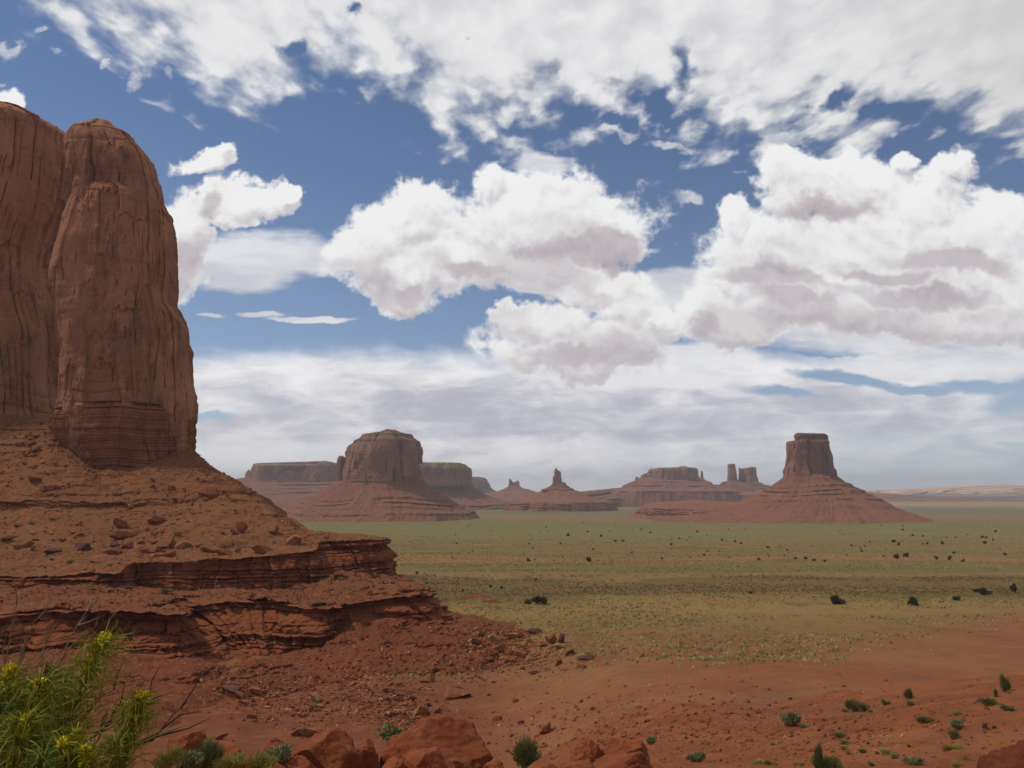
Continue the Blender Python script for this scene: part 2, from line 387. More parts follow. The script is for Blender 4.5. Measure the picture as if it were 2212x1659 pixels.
# ------------------------------------------------------------------ ground
HR = [(0,1.6),(5,2.4),(8,3.15),(12,4.35),(14,4.95),(20,6.6),(30,9.0),(45,12.1),(60,14.8),(75,19.0),(100,25.0),(130,30.0),(165,33.2),(200,35.2),(300,41.0),(500,50.0),(1000,68.0),(2000,88.0),(3000,94.0),(6000,99.0),(12000,100.0),(16000,96.0),(27000,64.0),(90000,64.0)]
HC = [(0,1.6),(5,2.4),(12,4.5),(16,6.2),(25,10.4),(40,15.6),(60,21.8),(80,27.0),(100,31.0),(120,34.4),(150,38.2),(185,41.0),(220,42.4),(260,43.0),(300,43.6),(400,46.8),(500,50.0),(1000,68.0),(2000,88.0),(3000,94.0),(6000,99.0),(12000,100.0),(16000,96.0),(27000,64.0),(90000,64.0)]
def prof(T, Y):
    a = np.array(T, float); return np.interp(np.log(Y + 8.0), np.log(a[:, 0] + 8.0), a[:, 1])
def ground_z(x, y, fine=True):
    x = np.asarray(x, float); y = np.asarray(y, float)
    r = np.hypot(x, y); Y = np.maximum(y, 0.45 * r) + 1e-6; u = np.clip(x / Y, -1.6, 1.6)
    w = sstep(u + fbm(x / 18, y / 18, 7.7, 3) * 0.05, -0.07, 0.20)
    h = prof(HR, Y) * w + prof(HC, Y) * (1 - w)
    h = h - np.clip(u - 0.30, 0, 0.5) * 7.0 * sstep(Y, 14, 34) * (1 - sstep(Y, 60, 110))
    n = fbm(x / 5.5, y / 5.5, 3.3, 4) * 0.22 * sstep(r, 5, 16) * (1 - sstep(r, 60, 140))
    n = n + np.abs(fbm(x / 14, y / 14, 8.3, 4)) * -1.1 * sstep(r, 18, 40) * (1 - sstep(r, 120, 200)) 
    n = n + fbm(x / 45, y / 30, 1.3, 4) * 1.3 * sstep(r, 70, 140) * (1 - 0.5 * sstep(r, 300, 600))
    n = n + fbm(x / 500, y / 300, 5.1, 4) * 3.5 * sstep(r, 600, 1600) 
    if fine: n = n + fbm(x / 1.6, y / 1.6, 6.6, 5, 0.6) * 0.11 * (1 - sstep(r, 40, 80))
    return EYE - h + n
def build_ground():
    rr = np.concatenate([[0.02, 1.0, 2.0], np.geomspace(3, 400, 620), np.geomspace(405, 27000, 300)])
    fr = np.radians(np.linspace(-42, 42, 900)); bk = np.radians(np.linspace(44, 316, 110))
    az = np.concatenate([fr, bk])
    RR, AA = np.meshgrid(rr, az, indexing='ij')
    x = RR * np.sin(AA); y = RR * np.cos(AA)
    me = grid_mesh('ground', np.stack([x, y, ground_z(x, y)], -1), closed=True, flip=True)
    m, sh, b = mat_base('desert_ground'); p = pos(sh); X, Y, Z = sh.xyz(p)
    Ys = Y.max(1.0); u = X / Ys; t = sh.m('LOGARITHM', Ys, 10.0)
    # broad belts of sand and scrub across the valley floor
    warp = sh.noise(sh.comb(u * 1.6, t * 2.2), 2.2, 5, 0.6) - 0.5
    tt = t + warp * 0.26
    ramp = sh.node('ShaderNodeValToRGB'); cr = ramp.color_ramp
    stops = [(125,(140,78,50)),(165,(138,82,54)),(200,(134,92,62)),(235,(132,106,74)),(300,(146,120,82)),(350,(112,92,60)),(455,(108,90,58)),(480,(132,112,76)),(500,(138,112,78)),(540,(114,104,68)),
             (640,(118,106,70)),(700,(146,108,76)),(740,(148,106,74)),(800,(122,108,74)),(1100,(130,108,76)),(1500,(124,120,74)),(2300,(116,114,72)),(2900,(142,112,80)),(4200,(106,110,82)),(5600,(150,132,98)),(6200,(176,138,102)),(8000,(112,114,88)),(12000,(128,122,98)),(16000,(136,120,104))]
    lo, hi = 2.0, 4.3
    while len(cr.elements) < len(stops): cr.elements.new(0.5)
    for e, (d, c) in zip(cr.elements, stops):
        e.position = (math.log10(d) - lo) / (hi - lo); e.color = (*A(*c), 1)
    sh.put(ramp.inputs[0], sh.lin(tt, lo, hi))
    c = sh.mul(V(sh, ramp.outputs[0]), (1.12, 1.07, 0.84, 1))
    # patches: sand tongues, fresh green after rain
    pn = sh.noise(sh.comb(u * 2.2 + 5.0, tt * 9.0), 2.6, 6, 0.62)
    far = sh.ss(t, 2.25, 2.5)
    c = sh.mix(sh.ss(pn, 0.56, 0.68) * far * 0.75, c, A(158,108,76))
    pg = sh.noise(sh.comb(u * 3.0 - 9.0, tt * 13.0), 2.6, 6, 0.6)
    c = sh.mix(sh.ss(pg, 0.58, 0.70) * sh.ss(t, 2.4, 2.7) * 0.6, c, A(138,140,70))
    c = sh.mix(sh.ss(pg, 0.44, 0.32) * far * 0.55, c, A(92,86,58))
    # near and middle: speckle of low scrub between bare earth
    vs = sh.vor(p, 0.42); vs2 = sh.vor(p, 0.16); vc = sh.vor(p, 0.42, out='Color'); r1, r2, r3 = sh.xyz(vc)
    edge = sh.curve(u, [(-0.6,2.26),(-0.1,2.30),(0.05,2.29),(0.2,2.27),(0.3,2.22),(0.42,2.26),(0.5,2.34),(0.64,2.46),(0.9,2.5)], -0.6, 0.9, 2.0, 2.6)
    veg = sh.ss(t + (sh.noise(p, 0.03, 5, 0.6) - 0.5) * 0.26, edge - 0.07, edge + 0.08)
    c = sh.mix(veg, sh.mix(sh.ss(sh.noise(p, 0.02, 5, 0.6), 0.4, 0.62), A(144,90,60), A(148,102,70)), c)
    spk = sh.ss(vs, 0.50, 0.30) * sh.ss(r1, 0.35, 0.5) * veg * sh.ss(t, 3.1, 2.8)
    c = sh.mix(spk * 0.75, c, sh.mix(r2, A(96,88,58), A(150,142,92)))
    spk2 = sh.ss(vs2, 0.40, 0.22) * veg * sh.ss(t, 2.9, 3.2) * sh.ss(t, 3.9, 3.4)
    c = sh.mix(spk2 * 0.45, c, A(78,80,54))
    c = sh.mix(sh.ss(u, 0.06, -0.10) * sh.ss(t, 2.36, 2.2) * 0.85, c, sh.mix(sh.ss(sh.noise(p, 0.10, 5, 0.6), 0.42, 0.6), A(122,68,47), A(130,76,52)))
    # foreground knoll of deep red sand
    kn = sh.ss(t + (sh.noise(p, 0.08, 4, 0.6) - 0.5) * 0.18, 1.93, 1.80)
    nn = sh.noise(p, 0.35, 7, 0.6)
    red = sh.mix(sh.ss(nn, 0.4, 0.6), A(138,80,52), A(152,94,62))
    c = sh.mix(kn, c, red)
    # pale wash lines draining the bare slope
    wl = sh.noise(sh.comb(X / 40 + Y / 90, Y / 22 - X / 60), 1.0, 7, 0.62)
    wmask = sh.ss(t, 1.9, 2.05) * (1.0 - veg)
    c = sh.mix(sh.ss(sh.m('ABSOLUTE', wl - 0.5), 0.03, 0.0) * wmask * 0.22, c, A(170,118,88))
    c = sh.mix(sh.ss(wl, 0.55, 0.7) * wmask * 0.3, c, A(132,92,62))
    gr = sh.noise(p, 1.7, 7, 0.65); gr2 = sh.noise(p, 0.45, 6, 0.6)
    near = sh.ss(t, 2.9, 2.3)
    c = sh.mix(sh.ss(gr, 0.42, 0.28) * near * 0.35, c, A(96,56,40))
    c = sh.mix(sh.ss(gr, 0.60, 0.74) * near * 0.35, c, A(196,130,98))
    mid = sh.noise(sh.comb(X / 14, Y / 30), 1.0, 8, 0.7)
    c = sh.mix(sh.ss(mid, 0.5, 0.7) * 0.22, c, A(150,130,96)); c = sh.mix(sh.ss(mid, 0.5, 0.32) * 0.30, c, A(84,72,50))
    sh.put(b.inputs['Base Color'], c)
    bump(sh, b, gr * 0.5 + gr2 * 1.0 + sh.noise(p, 6.0, 5, 0.65) * 0.12 + sh.noise(p, 0.12, 5, 0.6) * 2.0, 0.9, 0.35)

    o = link('ground', me, m); tag(o, kind='structure')
DARK = 0.88
build_ground()
DARK = 1.0

# ------------------------------------------------------------------ buttes from their outline rows
def rows_to_world(rows, D, zref):
    out = []
    for yd, xl, xr in rows:
        z = at(0, yd, D - zref)[2]
        l = at(xl, yd, D)[0]; r = at(xr, yd, D)[0]
        out.append((z, l, r))
    out.sort(key=lambda q: -q[0]); return np.array(out)
def cells(s, w, seed, warp=0.0):
    "irregular 1-D cells: (id, distance to nearest edge 0..0.5)"
    q = s / w + warp; i = np.floor(q); 
    def edge(k): return k + (hash1(k, seed) - 0.5) * 0.7
    e0, e1 = edge(i), edge(i + 1)
    idx = np.where(q < e0, i - 1, np.where(q >= e1, i + 1, i))
    a, b = edge(idx), edge(idx + 1)
    return idx, np.minimum(q - a, b - q)
def outline_solid(name, parent, mat, rows, D, b, kind='cliff', nth=300, nz=160, p=3.0, amp=None, seed=1, zref=None, round_top=0.15, cell=None, bands=0.4, ledge=None, gully=0.0, back=1.0):
    W = rows_to_world(rows, D, (0.8 * b if kind == 'cliff' else 0.0) if zref is None else zref)
    if kind == 'talus' and W[-1, 0] > -25:      # run the foot of the slope out under the ground
        l, r_ = W[-1, 1:]; e = (r_ - l) * 0.06; W = np.vstack([W, [-25.0, l - e, r_ + e]])
    z = np.linspace(W[0, 0], W[-1, 0], nz)
    if kind == 'talus': z = W[0, 0] + (W[-1, 0] - W[0, 0]) * np.linspace(0, 1, nz) ** 1.0
    xl = np.interp(-z, -W[:, 0], W[:, 1]); xr = np.interp(-z, -W[:, 0], W[:, 2])
    a = (xr - xl) / 2; cx = (xl + xr) / 2; amax = a.max()
    th = np.radians(np.linspace(0, 360, nth, endpoint=False))
    c, s = np.cos(th), np.sin(th)
    ex = np.sign(c) * np.abs(c) ** (2 / p); ey = np.sign(s) * np.abs(s) ** (2 / p)
    if kind == 'cliff': bb = b * np.clip(a / amax, 0, 1) ** 0.5 if b < amax * 3 else np.full(nz, b)
    else: bb = b * (a / amax)
    ey = np.where(ey > 0, ey * back, ey)
    X = cx[:, None] + a[:, None] * ex[None]; Y = D + bb[:, None] * ey[None]; Z = np.repeat(z[:, None], nth, 1)
    if amp is None: amp = amax * 0.08
    w = cell or amax * 0.35
    H = W[0, 0] - W[-1, 0]
    nx, ny = c[None] * np.ones_like(X), s[None] * np.ones_like(X)
    if kind == 'cliff':
        S = th[None] * (amax * 0.5 + b * 0.5) + 0 * X
        wp = fbm(X / (3 * w), Y / (3 * w), Z / (6 * w) + seed, 4) * 0.45
        i1, d1 = cells(S, w * 1.3, seed, wp); i2, d2 = cells(S, w * 0.5, seed + 5, wp * 2.0 + 0.4)
        m1 = sstep(fbm(X / w, Y / w, Z / (2.6 * w) + 3.0 + seed, 3), -0.12, 0.12); m2 = sstep(fbm(X / w, Y / w, Z / (1.8 * w) + 9.0 + seed, 3), 0.14, 0.34)
        d = (hash1(i1, seed + 1) - 0.5) * 1.5 + (hash1(i2, seed + 2) - 0.5) * 0.55 * m2
        d = d - 2.0 * np.exp(-(d1 / 0.035) ** 2) * m1 * sstep(hash1(i1, seed + 9), 0.1, 0.5) - 0.8 * np.exp(-(d2 / 0.05) ** 2) * m2
        # slabs that have peeled away, each with an arched upper lip
        zq = Z / (w * 2.4) + hash1(i1, seed + 4) * 7.0 + fbm(X / (w * .8), Y / (w * .8), Z / (w * 2) + seed, 3) * 0.7; ip = np.floor(zq)
        d = d + (hash1(ip * 31 + i1, seed + 6) - 0.5) * 1.0
        zq = Z / (w * 0.9) + hash1(i2, seed + 4) * 7.0 + fbm(X / (w * .5), Y / (w * .5), Z / w + seed, 3) * 0.9; ip = np.floor(zq)
        d = d + (hash1(ip * 31 + i2, seed + 7) - 0.5) * 0.45 * m2
        d = d + fbm(X / w, Y / w, Z / (2.6 * w) + seed * 3.1, 7, 0.55) * 0.5 + fbm(X / (w * 3), Y / (w * 3), Z / (4 * w), 3) * 1.4
        # bedding: thin recesses, stronger at the foot of the wall
        zz = Z / (H * 0.045) + fbm(X / (4 * w), Y / (4 * w), 2.0, 2) * 0.5
        iz, dz = cells(zz, 1.0, seed + 20)
        fz = (W[0, 0] - Z) / H
        bw = bands * (0.25 + sstep(fz, 0.78, 0.95) + 0.8 * sstep(-fz, -0.14, -0.03))
        d = d + bw * ((hash1(iz, seed + 21) - 0.5) * 0.9 - 0.5 * np.exp(-(dz / 0.12) ** 2))
        d = d * amp
        lim = np.minimum(1.0, a / (amp * 3.5))[:, None]
        X = X + nx * d * lim; Y = Y + ny * d * lim
    else:
        rr = np.ones_like(X) * a[:, None]
        g = fbm(c[None] * 4 + 0 * X, s[None] * 4 + 0 * X, Z / (H * 2) + seed, 5, 0.6)
        X = X + nx * g * (0.06 + gully) * rr; Y = Y + ny * g * (0.06 + gully) * rr
        n = fbm(X / (amax * 0.10), Y / (amax * 0.10), Z / (H * 0.15) + seed, 6, 0.6)
        Z = Z + n * amp * 0.35 * np.clip(1 - (np.arange(nz) < 2), 0, 1)[:, None]
        if ledge:
            # hard beds stand out as short steps that come and go round the slope
            sp, la = ledge
            ph = Z / sp + fbm(X / (amax * 0.5), Y / (amax * 0.5), seed, 2) * 0.35
            ph = ph + 0.8 * np.sin(ph * 1.3 + seed); iz = np.floor(ph); fr = ph - iz
            msk = sstep(fbm(X / (amax * 0.22), Y / (amax * 0.22), iz * 3.7 + seed, 4), -0.12, 0.15) * (0.35 + 0.65 * hash1(iz, seed))
            saw = np.where(fr < 0.28, fr / 0.28, (1 - fr) / 0.72)      # undercut low in the bed, sloping above
            X = X + nx * (saw - 0.4) * la * 0.62 * msk; Y = Y + ny * (saw - 0.4) * la * 0.62 * msk
    G = np.stack([X, Y, Z], -1)
    # close the top
    top = G[0]; ctr = top.mean(0)
    K_ = 14; caps = []
    for k in range(1, K_ + 1):
        f = 1 - k / K_
        q = ctr + (top - ctr) * f; lift = (1 - f ** 2) * round_top * min(amax, b) * (a[0] / amax if kind != 'cliff' else 1)
        q = q.copy(); q[:, 2] = top[:, 2] * f + ctr[2] * (1 - f) + lift + fbm(q[:, 0] / (amax * .2), q[:, 1] / (amax * .2), seed, 3) * amp * 0.35 * (k < K_)
        caps.append(q)
    G = np.concatenate([np.array(caps[::-1]), G], 0)
    me = grid_mesh(name, G, closed=True, flip=True)
    return link(name, me, mat, parent)
def root(name, loc, label, cat='butte', group=None):
    o = link(name, None, loc=loc); tag(o, label, cat, group); return o
def keep(parent):
    "children were built in world coordinates: keep them there under a root placed at the base"
    for ch in [o for o in bpy.data.objects if o.parent == parent]:
        me = ch.data; n = len(me.vertices); co = np.empty(n * 3, np.float32); me.vertices.foreach_get('co', co)
        co = co.reshape(-1, 3) - np.array(parent.location, np.float32); me.vertices.foreach_set('co', co.reshape(-1)); me.update()
def zr(f, ox, oy, k):  # rows written in a zoomed view -> photo coordinates
    return [(oy + y * k, ox + l * k, ox + r * k) for y, l, r in f]

def far_buttes():
    Z1 = lambda f: zr(f, 501.1, 898.6, 0.25); Z2 = lambda f: zr(f, 985.0, 967.7, 0.15625)
    Z3 = lambda f: zr(f, 1313.3, 967.7, 0.17967); Z4 = lambda f: zr(f, 1555.2, 898.6, 0.1953); Z7 = lambda f: zr(f, 1814.4, 1002.2, 0.17967)
    # domed butte, centre-left
    D = 2800; r = root('rock_butte', at(828, 1115, D), 'domed dark butte with stepped cap on a wide ledged red skirt, left of centre')
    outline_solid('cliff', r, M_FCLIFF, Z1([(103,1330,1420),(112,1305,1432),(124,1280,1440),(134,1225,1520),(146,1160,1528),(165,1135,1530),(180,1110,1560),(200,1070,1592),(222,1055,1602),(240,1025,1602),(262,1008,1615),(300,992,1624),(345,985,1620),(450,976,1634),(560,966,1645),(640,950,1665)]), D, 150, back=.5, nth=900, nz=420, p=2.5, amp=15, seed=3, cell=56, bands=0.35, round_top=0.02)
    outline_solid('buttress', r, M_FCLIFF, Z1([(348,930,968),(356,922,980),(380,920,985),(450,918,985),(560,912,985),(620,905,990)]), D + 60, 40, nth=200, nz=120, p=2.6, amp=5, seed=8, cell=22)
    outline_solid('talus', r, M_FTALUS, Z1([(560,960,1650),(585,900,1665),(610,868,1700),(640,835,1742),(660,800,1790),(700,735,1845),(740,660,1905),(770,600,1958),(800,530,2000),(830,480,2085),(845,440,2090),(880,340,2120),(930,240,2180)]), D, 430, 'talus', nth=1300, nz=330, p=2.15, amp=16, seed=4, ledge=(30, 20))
    # long mesa behind it on the left
    D = 5200; r = root('mesa', at(640, 1084, D), 'long flat-topped purple mesa at far left, behind the domed butte', 'mesa')
    outline_solid('cliff', r, M_FCLIFF, Z1([(382,740,860),(390,650,885),(404,262,892),(415,245,905),(430,240,1100),(460,228,1110),(500,210,1110),(555,195,1110),(600,180,1110)]), D, 330, nth=900, nz=180, p=4.5, amp=16, seed=13, cell=85, round_top=0.0)
    outline_solid('spire', r, M_FCLIFF, Z1([(466,140,152),(476,128,160),(490,120,172),(500,118,185),(520,116,196),(560,112,215),(600,110,220)]), D, 30, nth=120, nz=60, p=2.4, amp=5, seed=14, cell=20)
    outline_solid('talus', r, M_FTALUS, Z1([(545,110,1120),(556,70,1160),(575,0,1250),(620,-120,1400),(680,-300,1500),(745,-500,1700)]), D, 700, 'talus', nth=900, nz=160, p=3.2, amp=22, seed=15, ledge=(45, 40))
    # yellow-capped mesa right of the domed butte
    D = 4700; r = root('mesa', at(960, 1080, D), 'square mesa with yellow-green cap, just right of the domed butte', 'mesa')
    outline_solid('cliff', r, M_FCLIFF, Z1([(408,1560,1992),(430,1550,2015),(448,1545,2040),(520,1540,2045),(560,1535,2052),(610,1530,2065)]), D, 240, nth=700, nz=180, p=4.2, amp=16, seed=23, cell=70, round_top=0.0)
    outline_solid('cap', r, M_CAP, Z1([(394,1640,1700),(402,1600,1990),(412,1575,1998),(440,1560,2012),(456,1555,2030)]), D, 225, nth=500, nz=60, p=4.2, amp=9, seed=24, cell=40, round_top=0.0)
    outline_solid('talus', r, M_FTALUS, Z1([(585,1500,2060),(610,1470,2085),(640,1430,2120),(690,1350,2205),(730,1250,2330),(760,1100,2420)]), D, 420, 'talus', nth=900, nz=160, p=2.4, amp=20, seed=25, ledge=(40, 30), gully=0.05)
    # small faraway mesa
    D = 7200; r = root('mesa', at(1037, 1062, D), 'small hazy blue mesa sloping down to the right of the yellow-capped one', 'mesa')
    outline_solid('cliff', r, M_FCLIFF, Z2([(400,100,350),(412,95,385),(440,90,425),(470,88,440),(500,85,455),(560,80,468),(600,75,475)]), D, 220, nth=400, nz=120, p=3.4, amp=16, seed=33, cell=60, round_top=0.0)
    outline_solid('talus', r, M_FTALUS, Z2([(545,60,470),(570,30,500),(590,0,545),(640,-60,640),(700,-200,760)]), D, 400, 'talus', nth=400, nz=80, p=2.2, amp=16, seed=34, ledge=(40, 30))
    # two-horned butte
    D = 6400; r = root('rock_butte', at(1110, 1065, D), 'small butte with two stubby horns on a wide low mound')
    outline_solid('horn', r, M_FCLIFF, Z2([(430,742,752),(440,734,764),(462,735,776),(480,736,790),(540,732,800)]), D, 22, nth=120, nz=60, amp=4, seed=41, cell=16)
    outline_solid('horn', r, M_FCLIFF, Z2([(456,840,862),(464,828,872),(480,815,876),(540,800,882)]), D, 24, nth=120, nz=60, amp=4, seed=42, cell=16)
    outline_solid('cliff', r, M_FCLIFF, Z2([(472,776,832),(485,762,850),(510,738,878),(545,730,884)]), D + 10, 24, nth=160, nz=50, amp=4, seed=43, cell=20, round_top=0.0)
    outline_solid('talus', r, M_FTALUS, Z2([(528,728,886),(545,705,905),(560,680,930),(572,650,1005),(590,600,1060),(625,480,1150),(690,250,1350),(730,0,1500)]), D, 420, 'talus', nth=500, nz=120, p=2.2, amp=14, seed=44, ledge=(30, 40))
    # the hand-like spire
    D = 4200; r = root('rock_spire', at(1205, 1085, D), 'tall jagged spire shaped like a raised hand, on a red cone near the centre', 'spire')
    outline_solid('pillar', r, M_FCLIFF, Z2([(276,1370,1382),(300,1370,1402),(318,1369,1424),(336,1368,1450),(400,1366,1452),(460,1360,1453),(530,1350,1455)]), D, 26, nth=300, nz=180, p=2.8, amp=4.2, seed=51, cell=14, round_top=0.0)
    outline_solid('pillar', r, M_FCLIFF, Z2([(388,1352,1368),(400,1342,1372),(430,1338,1375),(480,1336,1380),(530,1320,1390)]), D - 8, 20, nth=160, nz=90, p=2.6, amp=3.5, seed=52, cell=12)
    outline_solid('ledge', r, M_FCLIFF, Z2([(474,1458,1500),(482,1450,1515),(500,1445,1521),(530,1440,1530)]), D, 22, nth=160, nz=50, p=3.4, amp=3, seed=53, cell=12, round_top=0.0)
    outline_solid('outcrop', r, M_FCLIFF, Z2([(574,1195,1285),(584,1190,1290),(620,1190,1285),(660,1185,1270)]), D - 60, 30, nth=160, nz=50, p=3.4, amp=4, seed=54, cell=16, round_top=0.0)
    outline_solid('talus', r, M_FTALUS, Z2([(500,1330,1515),(530,1300,1545),(560,1230,1590),(590,1180,1640),(605,1150,1690),(640,1060,1750),(680,960,1850),(720,840,2000),(745,700,2150)]), D, 330, 'talus', nth=700, nz=180, p=2.1, amp=13, seed=55, ledge=(22, 22), gully=0.04)
    # castle butte with wings and small spire
    D = 5500; r = root('mesa', at(1455, 1075, D), 'broad castle-like mesa with lower stepped wing on its left side', 'mesa')
    outline_solid('cliff', r, M_FCLIFF, Z3([(216,860,925),(228,842,945),(234,575,965),(242,550,1000),(252,535,1020),(280,522,1027),(330,520,1032),(390,518,1045),(440,515,1060)]), D, 210, nth=800, nz=180, p=3.6, amp=13, seed=61, cell=60, round_top=0.0)
    outline_solid('wing', r, M_FCLIFF, Z3([(312,430,520),(322,415,530),(345,405,540),(400,395,560),(430,390,570)]), D + 40, 90, nth=260, nz=80, p=2.8, amp=9, seed=62, cell=28)
    outline_solid('wing', r, M_FCLIFF, Z3([(346,340,356),(352,336,362),(372,336,395),(410,334,410)]), D, 40, nth=160, nz=50, p=3.0, amp=6, seed=63, cell=20, round_top=0.0)
    outline_solid('talus', r, M_FTALUS, Z3([(392,330,1060),(410,290,1100),(435,235,1180),(450,210,1230),(480,180,1290),(520,-40,1500)]), D, 520, 'talus', nth=900, nz=120, p=2.8, amp=20, seed=64, ledge=(34, 34))
    r2 = root('rock_spire', at(1519, 1048, D), 'thin needle spire on a low mound beside the castle-like mesa', 'spire')
    outline_solid('needle', r2, M_FCLIFF, Z3([(276,1119,1130),(286,1117,1134),(310,1118,1140),(340,1116,1146),(388,1112,1152),(410,1108,1158)]), D, 18, nth=120, nz=90, p=2.4, amp=3, seed=66, cell=12)
    outline_solid('mound', r2, M_FTALUS, Z3([(362,1105,1150),(380,1065,1160),(395,1058,1185),(412,1050,1230),(430,1040,1250),(455,1020,1262),(480,1000,1290)]), D, 120, 'talus', nth=300, nz=80, p=2.2, amp=8, seed=67, ledge=(20, 14))
    # three towers
    r = root('rock_spire', at(1580, 1055, D), 'tall square tower standing alone on the left of the three towers', 'spire')
    outline_solid('pillar', r, M_FCLIFF, Z3([(190,1450,1508),(200,1444,1514),(250,1444,1518),(300,1445,1526),(350,1445,1532),(385,1444,1545),(410,1438,1565)]), D, 50, nth=300, nz=160, p=3.6, amp=5, seed=71, cell=24, round_top=0.0)
    r.location = at(1580, 1045, D)
    r3 = root('rock_spire', at(1602, 1045, D), 'narrow split tower in the middle of the three towers', 'spire')
    outline_solid('pillar', r3, M_FCLIFF, Z3([(236,1577,1586),(260,1576,1604),(300,1577,1604),(405,1576,1608),(430,1572,1612)]), D, 28, nth=160, nz=120, p=3.0, amp=3.6, seed=72, cell=12, round_top=0.0)
    outline_solid('pillar', r3, M_FCLIFF, Z3([(248,1608,1618),(262,1604,1624),(300,1600,1628),(405,1598,1636),(430,1596,1640)]), D + 20, 28, nth=160, nz=120, p=3.0, amp=3.6, seed=73, cell=12, round_top=0.0)
    r4 = root('rock_spire', at(1615, 1045, D), 'widest of the three towers, flaring towards its foot, on their right', 'spire')
    outline_solid('pillar', r4, M_FCLIFF, Z3([(224,1728,1746),(230,1716,1752),(237,1650,1754),(250,1642,1755),(300,1636,1758),(340,1636,1764),(380,1634,1778),(415,1632,1792),(440,1630,1800)]), D, 70, nth=360, nz=160, p=3.2, amp=5, seed=74, cell=26, round_top=0.0)
    r5 = root('talus_mound', at(1600, 1065, D), 'purple rubble mound carrying the three towers', 'mound')
    outline_solid('slope', r5, M_FTALUS, Z3([(396,1440,1570),(405,1400,1620),(412,1375,1790),(440,1368,1850),(470,1350,1950),(500,1250,2040),(560,900,2200)]), D + 20, 420, 'talus', nth=700, nz=140, p=2.6, amp=16, seed=75, ledge=(26, 26))
    r6 = root('low_plateau', at(1500, 1075, D), 'long low purple bench of rock under the castle-like mesa and the towers', 'plateau')
    outline_solid('slope', r6, M_FTALUS, Z3([(480,120,1900),(494,0,2000),(512,-180,2150),(540,-400,2250),(570,-650,2400),(600,-1000,2600)]), D, 380, 'talus', nth=1100, nz=90, p=3.2, amp=16, seed=76, ledge=(24, 40), gully=0.03)
    # big tower butte on the right
    D = 2600; r = root('rock_butte', at(1750, 1108, D), 'big lone tower butte with a small flat cap on a steep red cone, right side')
    outline_solid('cliff', r, M_FCLIFF, Z4([(262,850,1172),(268,790,1178),(274,768,1184),(284,760,1188),(300,754,1190),(350,750,1204),(400,748,1218),(440,744,1236),(470,742,1242),(530,738,1246),(545,732,1248),(600,729,1262),(650,728,1268),(700,726,1284),(740,724,1290)]), D, 50, back=.4, nth=900, nz=420, p=3.2, amp=6.0, seed=81, cell=26, bands=0.3, round_top=0.0)
    outline_solid('cap', r, M_FCLIFF, Z4([(182,850,890),(188,838,960),(192,832,1140),(205,824,1160),(222,822,1168),(240,828,1168),(256,832,1166),(272,836,1164)]), D, 32, back=.4, nth=500, nz=110, p=3.4, amp=4.5, seed=82, cell=16, bands=1.0, round_top=0.0)
    outline_solid('talus', r, M_FTALUS, Z4([(640,800,1200),(690,705,1300),(715,675,1330),(740,640,1362),(752,628,1410),(775,592,1428),(790,560,1450),(820,520,1500),(832,505,1540),(860,462,1560),(890,410,1640),(935,292,1720),(950,270,1750),(980,140,1800),(1010,60,1840),(1040,-60,1910),(1070,-200,1990),(1100,-380,2070),(1150,-700,2190)]), D, 400, 'talus', nth=1400, nz=360, p=2.1, amp=13, seed=83, ledge=(26, 15), gully=0.02)
    # low red swell left of it
    r = root('low_ridge', at(1560, 1100, 2500), 'low dark red rise in the valley floor left of the lone tower butte', 'ridge')
    outline_solid('slope', r, M_FTALUS, Z3([(630,1000,1100),(640,880,1300),(655,600,1700),(700,450,2000),(740,420,2200),(790,380,2350),(840,300,2500)]), 2900, 520, 'talus', nth=800, nz=90, p=2.2, amp=8, seed=91, ledge=(12, 30))
    # plateau along the horizon at right, and hills behind the spires
    r = root('distant_plateau', at(2100, 1066, 14000), 'long pale plateau wall on the horizon at far right', 'plateau')
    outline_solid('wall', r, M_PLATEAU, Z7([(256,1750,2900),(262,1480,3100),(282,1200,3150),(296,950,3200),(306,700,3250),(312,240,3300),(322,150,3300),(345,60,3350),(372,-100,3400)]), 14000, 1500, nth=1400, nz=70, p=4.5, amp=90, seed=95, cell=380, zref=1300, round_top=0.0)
    r = root('low_ridge', at(1300, 1062, 9000), 'thin dark ridge on the skyline between the hand-like spire and the castle-like mesa', 'ridge')
    outline_solid('slope', r, M_FTALUS, [(1058,1360,1800),(1061,1310,1850),(1065,1240,1900),(1070,1150,2000),(1078,1000,2200)], 9000, 900, 'talus', nth=600, nz=60, p=2.4, amp=14, seed=97, ledge=(20, 60))
    for o in list(bpy.data.objects):
        if o.get('category') in ('butte', 'mesa', 'spire', 'mound', 'plateau', 'ridge'): keep(o)
M_CAP = talus_mat('grassy_cap', A(160,136,92), A(172,150,100), A(180,140,110), A(146,136,84), s=8.0, gamt=0.6, bd=2.0)
far_buttes()

